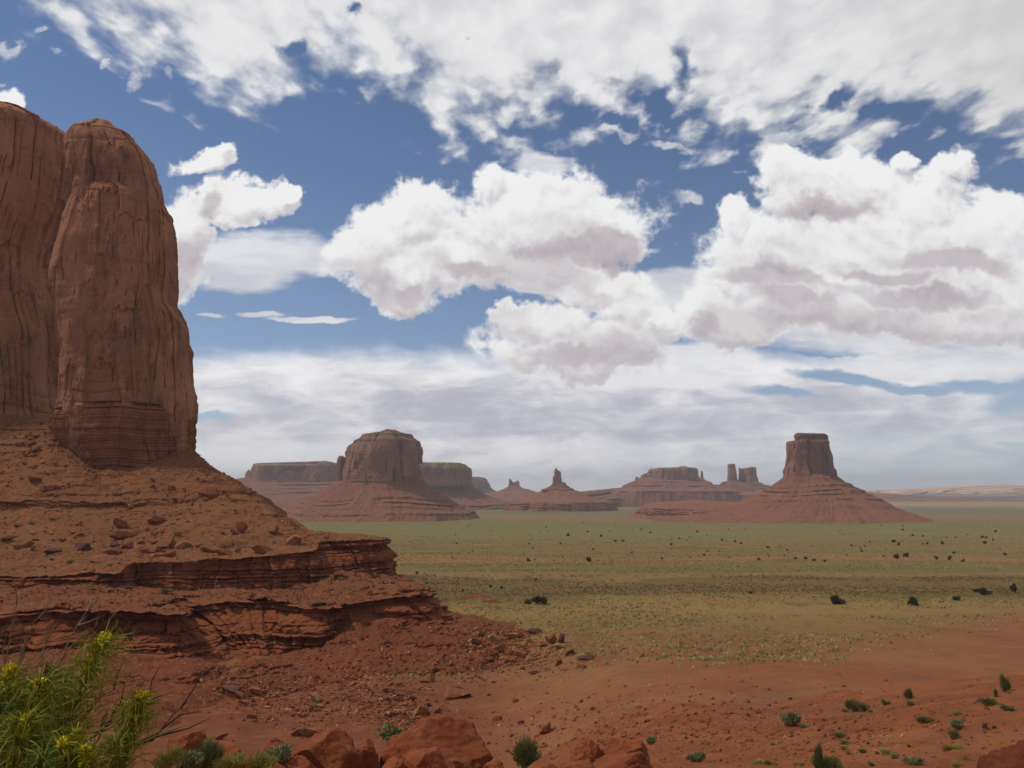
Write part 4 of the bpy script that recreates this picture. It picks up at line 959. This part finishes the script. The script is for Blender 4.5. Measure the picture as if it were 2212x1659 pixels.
def clump_mesh(name, n, seed, shape='dome', leaf=0.09, h=1.0, blade=False):
    "a plant crown of many small leaf faces, unit size: about 2 wide, h high, standing on z = 0"
    rs = np.random.RandomState(seed); V_, F = [], []
    k = rs.randint(5, 9); lob = rs.normal(size=(k, 3)) * np.array([.45, .45, .2]) + np.array([0, 0, .5])
    if shape == 'upright': k = 15; lob = np.stack([rs.uniform(-.9, .9, k), rs.uniform(-.9, .9, k), np.zeros(k)], -1)
    for i in range(n):
        if shape == 'upright':
            l = lob[i % k]; a = rs.rand() * 2 * PI; t = rs.rand() ** .7; hh = h * (0.45 + 0.65 * hash1(i % k, seed))
            p = np.array([l[0] * (0.35 + 0.65 * t) + rs.normal() * .12, l[1] * (0.35 + 0.65 * t) + rs.normal() * .11, t * hh]); d = np.array([l[0] * .35, l[1] * .35, 1.0]) + rs.normal(size=3) * .22
            L, W = leaf * 2.6, leaf * .35
        else:
            l = lob[i % k]; q = rs.normal(size=3); q /= np.linalg.norm(q); p = l + q * rs.uniform(.25, .62) * np.array([1, 1, .75]); p[2] = abs(p[2]) * h
            d = p - np.array([0, 0, -.1]) + rs.normal(size=3) * .5; L, W = leaf * rs.uniform(.7, 1.5), leaf * rs.uniform(.35, .7)
            if blade: d = np.array([p[0], p[1], .9]) + rs.normal(size=3) * .3; L *= 2.4; W *= .3
        d /= np.linalg.norm(d); s_ = np.cross(d, rs.normal(size=3)); s_ /= np.linalg.norm(s_)
        b0 = len(V_); V_ += [p - s_ * W, p + s_ * W, p + d * L + s_ * W * .4, p + d * L - s_ * W * .4]; F.append((b0, b0 + 1, b0 + 2, b0 + 3))
    return raw_mesh(name, np.array(V_), np.array(F), 4, smooth=False)
def stem_mesh(name, pts_list, r0=0.05):
    "tapered four-sided stems through lists of points"
    V_, F = [], []
    for pts in pts_list:
        pts = np.array(pts, float); n = len(pts); b0 = len(V_)
        for i, p in enumerate(pts):
            d = pts[min(i + 1, n - 1)] - pts[max(i - 1, 0)]; d /= np.linalg.norm(d) + 1e-9
            s_ = np.cross(d, (0.3, 0.9, 0.1)); s_ /= np.linalg.norm(s_); t = np.cross(d, s_); r = r0 * (1 - 0.8 * i / (n - 1))
            V_ += [p + s_ * r, p + t * r, p - s_ * r, p - t * r]
        for i in range(n - 1):
            for k in range(4): a = b0 + i * 4 + k; b = b0 + i * 4 + (k + 1) % 4; F.append((a, b, b + 4, a + 4))
    return raw_mesh(name, np.array(V_), np.array(F), 4)
M_JUN = leaf_mat('juniper_leaf', A(74,84,58), A(98,104,70)); M_BARK = rock_mat('bark', A(90,74,60), A(110,92,74), A(70,56,46), s=0.3, bd=0.01)
M_SAGE = leaf_mat('sage_leaf', A(136,142,106), A(164,168,124)); M_DARK = leaf_mat('dark_leaf', A(112,122,80), A(142,148,96))
M_PALEG = leaf_mat('pale_grass', A(166,166,112), A(190,186,130)); M_YELG = leaf_mat('yellow_grass', A(140,142,70), A(170,164,84))
JC = [clump_mesh('crown', 1500, 60 + i, 'dome', 0.14, 0.95) for i in range(3)]
JS = [clump_mesh('crown', 220, 70 + i, 'dome', 0.3, 0.95) for i in range(3)]
for q in JC + JS: q.materials.append(M_JUN)
trunkm = stem_mesh('trunk', [[(0, 0, -.3), (.05, 0, .2), (.12, .05, .6)], [(0, 0, 0), (-.15, .1, .3), (-.3, .1, .7)], [(0, 0, 0), (.1, -.15, .3), (.3, -.2, .6)]], 0.09); trunkm.materials.append(M_BARK)
def juniper(xd, yd, w, h, label, group, big=False):
    p, s_ = hit(xd, yd)
    if p is None: return
    k = p[1] / FP; W, H = w * k / 2.4, h * k / 1.25
    if big:
        r = bpy.data.objects.new('juniper_tree', None); COL.objects.link(r); r.location = p
        for nm, me in (('crown', rnd.choice(JC)), ('trunk', trunkm)):
            c = bpy.data.objects.new(nm, me); COL.objects.link(c); c.parent = r
        r.scale = (W, W, H)
    else:
        r = bpy.data.objects.new('juniper_tree', rnd.choice(JS)); COL.objects.link(r); r.location = p; r.scale = (W, W, H)
    r.rotation_euler.z = rnd.uniform(0, 6.28); tag(r, label, 'tree', group)
G = 'dark bushy trees dotted over the valley floor'
for x, y, w, h, lb in ((1160,1304,32,16,'low wide dark bush-like tree nearest the rocky slope on the plain'),(1802,1305,27,23,'round dark tree, larger of the two prominent ones on the sage flat'),(1975,1306,22,19,'round dark tree, smaller right one of the two prominent ones on the sage flat'),
    (2121,1285,24,18,'twin-crowned dark tree right of the two prominent round ones'),(2190,1279,14,18,'narrow dark tree close to the right edge of the view')): juniper(x, y, w, h, lb, G, True)
for x, y, w, h, lb in ((2108,1279,14,8,'small dark tree touching the left of the twin-crowned one'),(2070,1298,16,10,'faint greyish bush-like tree below the twin-crowned one'),(1272,1213,11,10,'lone dark tree in the middle of the plain by the tan belt'),(1142,1213,7,7,'small dark tree left of the lone one by the tan belt'),
    (912,1283,8,8,'small tree just beyond the tip of the lower ledge'),(1158,1255,6,6,'tiny tree in the olive belt above the low wide one'),(1622,1284,8,6,'tiny tree at the edge of the sage flat left of the prominent round tree'),(1937,1207,11,11,'dark tree on the sand line, nearest of its cluster'),
    (1955,1204,12,10,'wide dark tree, right of the nearest on the sand line')): juniper(x, y, w, h, lb, G)
rows_ = [(1930,1172,10,8),(1941,1178,7,8),(2004,1176,7,6),(2036,1176,8,8),(2023,1208,10,8),(2051,1210,10,11),(2080,1214,9,7),(2128,1175,9,8),(2122,1162,9,6),(2130,1163,6,5),(2232,1180,8,7),(2145,1168,5,5),(1972,1158,6,5),(1995,1160,6,5),(1950,1146,6,5),(2152,1150,6,6),
 (1640,1210,8,6),(1718,1208,8,6),(1742,1208,9,7),(1760,1212,8,6),(1782,1214,7,6),(1588,1172,6,6),(1560,1168,6,5),(1505,1150,6,5),(1468,1165,5,5),(1405,1152,5,5),(1298,1160,6,6),(1226,1158,8,7),(1210,1176,6,5),(1330,1170,7,5),(1450,1178,6,6),(1600,1175,6,5),(1660,1184,7,5),(1700,1190,6,5),
 (900,1240,7,7),(922,1262,6,6),(1060,1270,8,8),(1085,1272,7,7),(1000,1278,6,6),(1345,1170,8,5),(1270,1150,5,4),(1180,1140,5,4),(1385,1145,5,4),(1840,1180,6,5),(1862,1192,6,5),(1880,1172,5,5),(2172,1200,8,7),(2060,1196,7,6),(1520,1200,6,5),(1430,1208,6,5),(1365,1195,5,4)]
for x, y, w, h in rows_: juniper(x, y, w * .85, h * .85, 'tiny dark tree far out on the green plain', 'tiny far trees on the plain')
for _ in range(80):
    x = rnd.uniform(900, 2212); y = 1128 + rnd.random() ** 1.3 * 85; s_ = rnd.uniform(2.0, 4.2) * (0.7 + (y - 1128) / 170)
    juniper(x, y, s_, s_ * .85, 'tiny dark tree far out on the green plain', 'tiny far trees on the plain')
# ------------------------------------------------------------------ shrubs on the near sand
SH = {'sage': (clump_mesh('leaves', 1500, 81, 'dome', 0.12, 0.8), M_SAGE), 'dark': (clump_mesh('leaves', 1500, 82, 'dome', 0.13, 0.9, True), M_DARK), 'pale': (clump_mesh('leaves', 1100, 83, 'dome', 0.12, 0.75, True), M_PALEG),
      'yell': (clump_mesh('leaves', 1100, 84, 'dome', 0.12, 0.75, True), M_YELG), 'up': (clump_mesh('leaves', 1700, 85, 'dome', 0.15, 1.0, True), M_DARK)}
for q, mt in SH.values(): q.materials.append(mt)
def shrub(xd, yd, w, h, kind, label, group='shrubs on the near red sand'):
    p, s_ = hit(xd, min(yd, 1658))
    if p is None: return
    if yd > 1658:
        u, v = ray(xd, yd); D = p[1] * 0.97; p = np.array([u * D, D, float(ground_z(u * D, D))])
    k = p[1] / FP; me, mt = SH[kind]
    r = bpy.data.objects.new('desert_shrub', me); COL.objects.link(r)
    r.location = (p[0], p[1], p[2] - 0.02); r.scale = (w * k / 2.3, w * k / 2.3, h * k / 1.3); r.rotation_euler.z = rnd.uniform(0, 6.28)
    tag(r, label, 'shrub', group)
SHR = [(1706,1566,46,34,'sage','broad grey-green shrub, largest left of the pair of dark shrubs'),(1734,1571,22,10,'sage','low grey tuft touching the right foot of the broad grey-green shrub'),(1840,1538,28,28,'dark','dark green shrub with pointed left top on the knoll'),(1866,1538,16,20,'dark','brighter half of the dark shrub pair, on its right'),
 (1824,1538,16,11,'pale','pale tuft at the left foot of the dark shrub pair'),(1881,1539,15,9,'pale','pale tuft right of the dark shrub pair'),(1778,1557,13,9,'pale','pale round tuft between the grey-green shrub and the dark pair'),(1914,1523,18,14,'sage','grey-green shrub at the foot of the small mound, right of the dark pair'),
 (1963,1508,18,20,'up','upright green shrub above the pale round cushion'),(1968,1524,21,16,'pale','pale round cushion below the upright shrub'),(2139,1524,30,18,'dark','wide dark shrub with a twig on its right side'),(2152,1506,8,18,'up','thin leaning sprig behind the wide dark shrub'),(2172,1495,18,34,'up','tall narrow shrub near the right edge of the view'),
 (2181,1498,11,7,'pale','pale tuft at the foot of the tall narrow shrub'),(2109,1518,9,7,'pale','small pale tuft left of the wide dark shrub'),(2175,1535,27,16,'sage','dull brown-grey shrub below the tall narrow one'),(1994,1563,27,16,'dark','flat-bottomed dark shrub in the middle of the knoll'),(2069,1545,17,12,'pale','pale tuft with a green tip above the dusty shrub'),
 (2071,1574,29,23,'sage','dusty round shrub right of the flat-bottomed dark one'),(2064,1596,17,19,'dark','dark leaning shrub below the dusty round one'),(2056,1620,36,14,'yell','low yellow-green mat near the corner rock'),(1814,1591,33,10,'dark','very low dark mat shrub left on the knoll'),(1827,1606,26,11,'pale','upper of two stacked pale tufts'),
 (1824,1618,21,10,'pale','lower of two stacked pale tufts'),(1835,1629,15,10,'pale','round pale tuft below the two stacked ones'),(1875,1608,9,7,'dark','tiny dark tuft right of the stacked pale ones'),(1865,1626,17,9,'dark','small green tuft left of the large pale cushion'),(1911,1630,31,17,'pale','large pale green cushion shrub near the bottom'),
 (1936,1638,22,12,'sage','grey cushion at the right foot of the large pale one'),(1975,1652,36,22,'sage','big dusty cushion shrub at the bottom, right of the large pale one'),(1963,1614,9,7,'dark','tiny tuft above the big dusty cushion'),(2021,1635,21,6,'pale','flat pale tuft right of the big dusty cushion'),(2069,1656,25,14,'pale','pale cushion at the bottom left of the corner rock'),
 (2094,1641,20,7,'yell','thin green mat just left of the corner rock'),(1770,1668,20,56,'up','tall dark upright plant at the bottom, left of the twiggy dry shrub'),(1795,1670,48,34,'dark','twiggy half-dry shrub cut by the bottom edge'),(1880,1653,17,12,'sage','small grey shrub at the bottom between twiggy and dusty ones'),(1729,1656,19,13,'yell','yellow-green tuft at the bottom left of the tall upright plant'),
 (1664,1652,16,14,'yell','yellow-green round tuft at the bottom, leftmost of its row'),(1674,1609,19,6,'sage','flat grey mat above the leftmost bottom tuft'),(2129,1575,10,14,'dark','little upright tuft above the corner rock'),(2149,1575,8,7,'dark','speck of a tuft right of the little upright one'),(1709,1511,9,5,'dark','lone tuft on the bare slope above the broad grey-green shrub'),
 (1410,1606,26,16,'sage','grey-green tuft behind the foreground slabs'),(1506,1646,34,24,'sage','grey-green shrub at the right end of the foreground slabs'),(1640,1650,26,12,'pale','pale mat at the bottom between the slabs and the shrubs'),(1532,1608,9,6,'pale','tiny pale tuft on the sand right of the slabs'),
 (1135,1676,66,66,'dark','tall dark upright shrub standing alone at the bottom centre'),(1478,1585,10,6,'pale','tiny tuft on sand above the grey-green shrub')]
for q in SHR: shrub(*q)
for x, y, w in ((1590,1585,8),(1640,1600,7),(1700,1625,9),(1750,1602,7),(2010,1590,8),(2100,1600,9),(2120,1555,7),(1930,1580,7),(1900,1560,8),(1560,1560,6),(2030,1530,7),(1860,1500,6),(2100,1480,5),(1600,1640,9),(2190,1570,8),(2140,1610,8),(1990,1625,7)): shrub(x, y, w, w * .6, 'pale', 'tiny pale green tuft on the near red sand', 'tiny tufts on the near sand')
# small green plants on the terraces
for x, y, w in ((155,1212,14),(110,1206,9),(258,1216,9),(240,1219,8),(95,1224,8),(182,1228,9),(360,1278,30),(340,1260,20),(235,1252,12),(70,1130,14),(480,1150,9),(590,1240,14),(60,940,10),(120,1000,9),(300,1060,8),(420,1110,9),(640,1140,8),(380,1150,8),(575,1350,8),(545,1262,12)): shrub(x, y, w, w * .4, 'sage', 'small grey-green plant on the rocky terraces', 'plants on the rocky terraces')
# ------------------------------------------------------------------ foreground boulders
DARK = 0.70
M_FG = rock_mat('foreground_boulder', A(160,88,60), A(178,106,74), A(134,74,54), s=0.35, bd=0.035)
M_FGD = rock_mat('shade_darkened_boulder', A(124,70,54), A(140,82,62), A(96,54,44), s=0.35, bd=0.035)  # corner rock: shade of its front put into a darker base colour
DARK = 1.0
def fg_rock(xd, ytop, w, h, D, seed, label, squash=(1, .8, .7), rot=(0, 0, 0), cuts=12, rough=0.07, name='boulder', mat=None):
    me = rock_mesh('boulder', seed, 6, cuts, (1, 1, 1), rough, 0.5, 0.85)
    co = np.empty(len(me.vertices) * 3, np.float32); me.vertices.foreach_get('co', co); co = co.reshape(-1, 3)
    f = fbm(co[:, 0] * 5 + seed, co[:, 1] * 5, co[:, 2] * 9, 5, 0.6); co *= (1 + f * 0.03)[:, None]
    lo_, hi_ = co.min(0), co.max(0); co = (co - (lo_ + hi_) / 2) / (hi_ - lo_)      # unit box
    k = D / FP; co = co * np.array([w * k, w * k * squash[1], h * k]); 
    me.vertices.foreach_set('co', co.astype(np.float32).reshape(-1)); me.update(); me.materials.append(mat or M_FG)
    c = at(xd, ytop, D)
    o = bpy.data.objects.new(name, me); COL.objects.link(o); o.location = (c[0], c[1], c[2] - h * k * 0.5); o.rotation_euler = [R(q) for q in rot]
    tag(o, label, 'boulder', 'large boulders along the foreground edge'); return o
fg_rock(948, 1552, 262, 240, 13.5, 201, 'largest rounded orange boulder at the bottom, left of the dark upright shrub', rot=(0, 0, 8), cuts=9, rough=.10)
fg_rock(930, 1618, 120, 90, 12.4, 202, 'smaller grey-pink rock leaning on the front of the largest boulder', rot=(0, 18, 10))
fg_rock(698, 1574, 160, 200, 12.8, 203, 'flat-topped orange boulder with a dark front, left of the largest one', rot=(0, 0, -6), cuts=14)
fg_rock(778, 1598, 90, 130, 13.2, 204, 'dark narrow boulder wedged between the two biggest ones', rot=(0, 8, 20))
fg_rock(478, 1606, 92, 60, 13.0, 205, 'sloping red boulder behind the low green bushes', rot=(0, 10, 0))
fg_rock(536, 1636, 56, 80, 11.8, 206, 'pointed red boulder among the low green bushes', rot=(0, -20, 30))
fg_rock(640, 1636, 90, 60, 12.0, 207, 'low rounded boulder left of the flat-topped one', rot=(0, 6, 0))
fg_rock(408, 1572, 80, 70, 14.0, 208, 'red boulder behind the tip of the right yellow flower spray', rot=(0, 14, 0))
fg_rock(585, 1604, 60, 36, 12.6, 209, 'small sloping slab between the pointed boulder and the flat-topped one', rot=(0, -16, 0))
fg_rock(1352, 1588, 116, 70, 13.8, 210, 'dark red wedge slab pointing left, highest of the slabs right of the upright shrub', rot=(0, -12, 15), squash=(1, .7, 1))
fg_rock(1270, 1596, 74, 90, 13.6, 211, 'knobbly orange rock left of the dark red wedge slab', cuts=7, rough=.13)
fg_rock(1322, 1622, 210, 90, 13.0, 212, 'broad tan slab lying in front of the dark red wedge', rot=(0, -4, 0), cuts=14)
fg_rock(1430, 1636, 160, 70, 13.2, 213, 'long low slab right of the broad tan one', rot=(0, 3, 0), cuts=14)
fg_rock(1240, 1640, 80, 60, 12.8, 214, 'small orange rock at the bottom, left of the broad tan slab', rot=(0, 8, 0))
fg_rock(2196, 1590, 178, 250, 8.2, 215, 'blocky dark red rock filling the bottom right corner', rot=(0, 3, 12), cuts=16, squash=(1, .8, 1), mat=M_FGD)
for i, (x, y, w, h, D) in enumerate(((1060,1640,70,50,13.2),(1180,1648,60,40,12.6),(850,1640,60,50,12.2),(600,1648,50,40,11.6),(450,1650,60,40,11.6))):
    fg_rock(x, y, w, h, D, 220 + i, ('low red rock at the right foot of the largest boulder','low red rock right of the dark upright shrub','small rock at the left foot of the largest boulder','small rock cut by the bottom edge among the bushes','red rock at the bottom edge right of the flower sprays')[i])
# ------------------------------------------------------------------ flowering brush in the left corner
M_STEM = leaf_mat('grey_twig', A(120,108,90), A(150,136,112)); M_DTWIG = leaf_mat('dark_twig', A(64,50,42), A(84,68,56))
M_RB = leaf_mat('brush_leaf', A(126,134,54), A(164,164,68)); M_RBD = leaf_mat('dark_brush_leaf', A(84,104,44), A(120,132,56)); M_FLW = leaf_mat('yellow_flower', A(206,194,34), A(228,214,48))
def ribbons(name, strands, w):
    "thin curled leaves: each strand a list of points"
    V_, F = [], []
    for pts in strands:
        pts = np.array(pts); n = len(pts); b0 = len(V_); s_ = np.cross(pts[-1] - pts[0], np.random.RandomState(b0 % 9999).normal(size=3)); s_ /= np.linalg.norm(s_) + 1e-9
        for i, p in enumerate(pts): k = w * (1 - (i / (n - 1)) ** 2 * 0.9); V_ += [p - s_ * k, p + s_ * k]
        for i in range(n - 1): a = b0 + 2 * i; F.append((a, a + 1, a + 3, a + 2))
    return raw_mesh(name, np.array(V_), np.array(F), 4, smooth=False)
def spray(parent, tip, foot, D, spread, seed, flower=18, leafm=None, nleaf=420, droop=1.0, curl=1.0):
    rs = np.random.RandomState(seed); T_ = at(*tip, D); F_ = at(*foot, D + rs.uniform(-.1, .1)); ax = T_ - F_; Ln = np.linalg.norm(ax); k = D / FP
    bend = np.array([rs.uniform(-.06, .06), rs.uniform(-.1, .1), .03]) * Ln
    path = lambda t: F_ + ax * t + bend * np.sin(t * PI)
    stem = [path(t) for t in np.linspace(0, .96, 9)]
    loc = np.array(parent.location)
    link('stem', stem_mesh('stem', [np.array(stem) - loc], 0.006), M_STEM, parent)
    st = []
    for i in range(nleaf):
        t = 0.12 + 0.86 * rs.rand() ** .8; p = path(t); side = rs.normal(size=3); side[2] *= .3; side /= np.linalg.norm(side)
        L = spread * k * (0.35 + 1.0 * rs.rand()) * (1.15 - 0.6 * t)
        up = ax / Ln; c1 = p + (side * .55 + up * .55) * L * .6; c2 = c1 + (side * .6 + up * .1) * L * .45; c3 = c2 + side * .22 * L - np.array([0, 0, .75 * curl * droop]) * L * rs.rand() + rs.normal(size=3) * L * .12 * curl
        st.append([p, c1, c2, c3])
    link('leaves', ribbons('leaves', np.array(st) - loc, 0.0032), leafm or M_RB, parent)
    if flower:
        V_, F = [], []
        for i in range(620):
            t = rs.rand(); q = rs.normal(size=3); q /= np.linalg.norm(q); r = flower * k * (0.45 + 0.55 * math.sin(min(1, t * 1.2 + .15) * PI * .9)) * rs.rand() ** .4
            p = path(0.80 + 0.20 * t) + q * r * np.array([1, 1, .7]) + ax / Ln * flower * k * (t - .3) * .9
            a, b_ = rs.normal(size=3), rs.normal(size=3); s_ = 0.011
            b0 = len(V_); V_ += [p, p + a * s_, p + b_ * s_]; F.append((b0, b0 + 1, b0 + 2))
        link('flower_head', raw_mesh('flower_head', np.array(V_) - loc, np.array(F), 3, smooth=False), M_FLW, parent)
def plant(name, xd, D, label, cat='plant', group=None):
    x = (xd - 1106) / FP * D; r = link(name, None, loc=(x, D, float(ground_z(x, D)) if D > 0 else 98)); tag(r, label, cat, group); return r
GR = 'yellow-flowered brush in the bottom left corner'
a = plant('flowering_brush', 150, 4.6, 'tallest green brush spray with bright yellow tip, arching over the red slope at bottom left', group=GR)
spray(a, (222,1388), (110,1680), 4.6, 120, 1, 22, nleaf=520)
b_ = plant('flowering_brush', 290, 4.4, 'yellow-tipped green spray furthest right in the bottom left corner brush', group=GR)
spray(b_, (306,1512), (262,1700), 4.4, 85, 2, 20, nleaf=480); spray(b_, (250,1600), (250,1720), 4.3, 70, 22, 0, nleaf=260)
c_ = plant('flowering_brush', 30, 4.2, 'dense green brush with two yellow heads at the left edge of the view', group=GR)
spray(c_, (22,1452), (10,1700), 4.3, 100, 3, 20, nleaf=460); spray(c_, (84,1482), (40,1700), 4.2, 110, 4, 20, nleaf=520); spray(c_, (52,1560), (20,1720), 4.0, 100, 5, 18, nleaf=460)
for i, (x, y) in enumerate(((-20,1520),(60,1600),(0,1600),(110,1620),(-10,1560),(30,1640))): spray(c_, (x, y), (x + 10, 1760), 4.1, 110, 30 + i, 0, M_RBD, 420)
d_ = plant('flowering_brush', 150, 3.9, 'low green brush with three small yellow heads at the bottom left edge', group=GR)
spray(d_, (134,1612), (120,1740), 3.9, 70, 6, 17, nleaf=300); spray(d_, (164,1588), (150,1740), 4.0, 60, 7, 12, nleaf=300); spray(d_, (182,1622), (190,1740), 3.9, 60, 8, 12, nleaf=260); spray(d_, (90,1640), (90,1760), 3.8, 80, 9, 0, M_RBD, 320)
def twig_tree(parent, paths, r, mat, D, seed, kids=5):
    rs = np.random.RandomState(seed); loc = np.array(parent.location); L = []
    for pts in paths:
        P = [at(x, y, D + rs.uniform(-.15, .15)) for x, y in pts]; P = np.array(P); L.append(P)
        for _ in range(kids):
            i = rs.randint(1, len(P)); p0 = P[i - 1] + (P[i] - P[i - 1]) * rs.rand(); dr = (P[-1] - P[0]); ln = np.linalg.norm(dr); dr = dr / ln + rs.normal(size=3) * .45; dr /= np.linalg.norm(dr)
            l = ln * rs.uniform(.15, .4); L.append(np.array([p0, p0 + dr * l * .5 + rs.normal(size=3) * l * .06, p0 + dr * l]))
    link('branches', stem_mesh('branches', [q - loc for q in L], r), mat, parent)
e_ = plant('dead_brush', 190, 4.7, 'dark leafless branching twigs between the two yellow-tipped sprays', group='bare twigs in the bottom left corner')
twig_tree(e_, [[(130,1700),(160,1600),(185,1545),(225,1500),(250,1488)],[(150,1700),(190,1600),(240,1560),(290,1535),(330,1490)],[(120,1700),(150,1590),(155,1535),(172,1510)],[(160,1700),(215,1590),(222,1560),(260,1530)],[(180,1700),(250,1620),(330,1600),(360,1560),(430,1490)]], 0.0065, M_DTWIG, 4.7, 3, 7)
f_ = plant('dead_brush', 60, 5.2, 'pale grey leafless twigs rising behind the green brush at the left edge', group='bare twigs in the bottom left corner')
twig_tree(f_, [[(0,1480),(18,1400),(32,1318),(38,1300)],[(35,1470),(55,1390),(75,1340),(92,1330)],[(85,1420),(110,1370),(140,1316)],[(125,1440),(155,1370),(180,1330),(205,1300)],[(100,1480),(150,1400),(210,1350)],[(10,1540),(40,1440),(50,1380)],[(60,1500),(90,1420),(100,1390)]], 0.006, M_STEM, 5.2, 4, 4)
g_ = plant('desert_shrub', 110, 4.9, 'dark green leafy bush behind the brush under the pale twigs', 'shrub')
for i, (x, y) in enumerate(((110,1440),(140,1455),(80,1475),(130,1490),(60,1520),(20,1500))): spray(g_, (x, y), (x - 20, 1640), 5.0, 62, 60 + i, 0, M_RBD, 300, .3, .3)
for i, (x, y, w, h, k, lb) in enumerate(((400,1668,64,44,'sage','dark green bush at the bottom between the flower sprays and red rocks'),(455,1662,60,44,'dark','green bush touching the sloping red boulder at the bottom'),(590,1660,60,40,'sage','green bush left of the flat-topped boulder'),(360,1664,50,44,'yell','yellowish bush just right of the flower sprays'),
    (545,1666,60,34,'yell','bright green low bush in front of the pointed red boulder'),(870,1600,80,30,'sage','pale green tufts on the left shoulder of the largest boulder'),(500,1668,50,30,'yell','bright green low bush at the bottom left of the pointed boulder'))):
    u, v = ray(x, y); D = (11.4, 11.6, 11.9, 9.5, 11.0, 14.6, 11.2)[i]; me, mt = SH[k]
    o = bpy.data.objects.new('desert_shrub', me); COL.objects.link(o); o.location = (u * D, D, EYE + v * D); kk = D / FP; o.scale = (w * kk / 2, w * kk / 2, h * kk)
    o.rotation_euler.z = i; tag(o, lb, 'shrub', 'low bushes along the bottom edge')
# ------------------------------------------------------------------ the air
def build_haze():
    bm_co = [(-29000, -29000, -40), (29000, -29000, -40), (29000, 29000, -40), (-29000, 29000, -40), (-29000, -29000, 640), (29000, -29000, 640), (29000, 29000, 640), (-29000, 29000, 640)]
    me = bpy.data.meshes.new('haze')
    me.from_pydata(bm_co, [], [(0, 3, 2, 1), (4, 5, 6, 7), (0, 1, 5, 4), (1, 2, 6, 5), (2, 3, 7, 6), (3, 0, 4, 7)])
    m = bpy.data.materials.new('haze'); m.use_nodes = True; nt = m.node_tree; nt.nodes.clear()
    v = nt.nodes.new('ShaderNodeVolumePrincipled'); v.inputs['Color'].default_value = (0.93, 0.95, 0.99, 1)
    v.inputs['Density'].default_value = 5.0e-5; v.inputs['Anisotropy'].default_value = 0.0
    o = nt.nodes.new('ShaderNodeOutputMaterial'); nt.links.new(v.outputs[0], o.inputs['Volume'])
    tag(link('haze', me, m), kind='stuff')
build_haze()
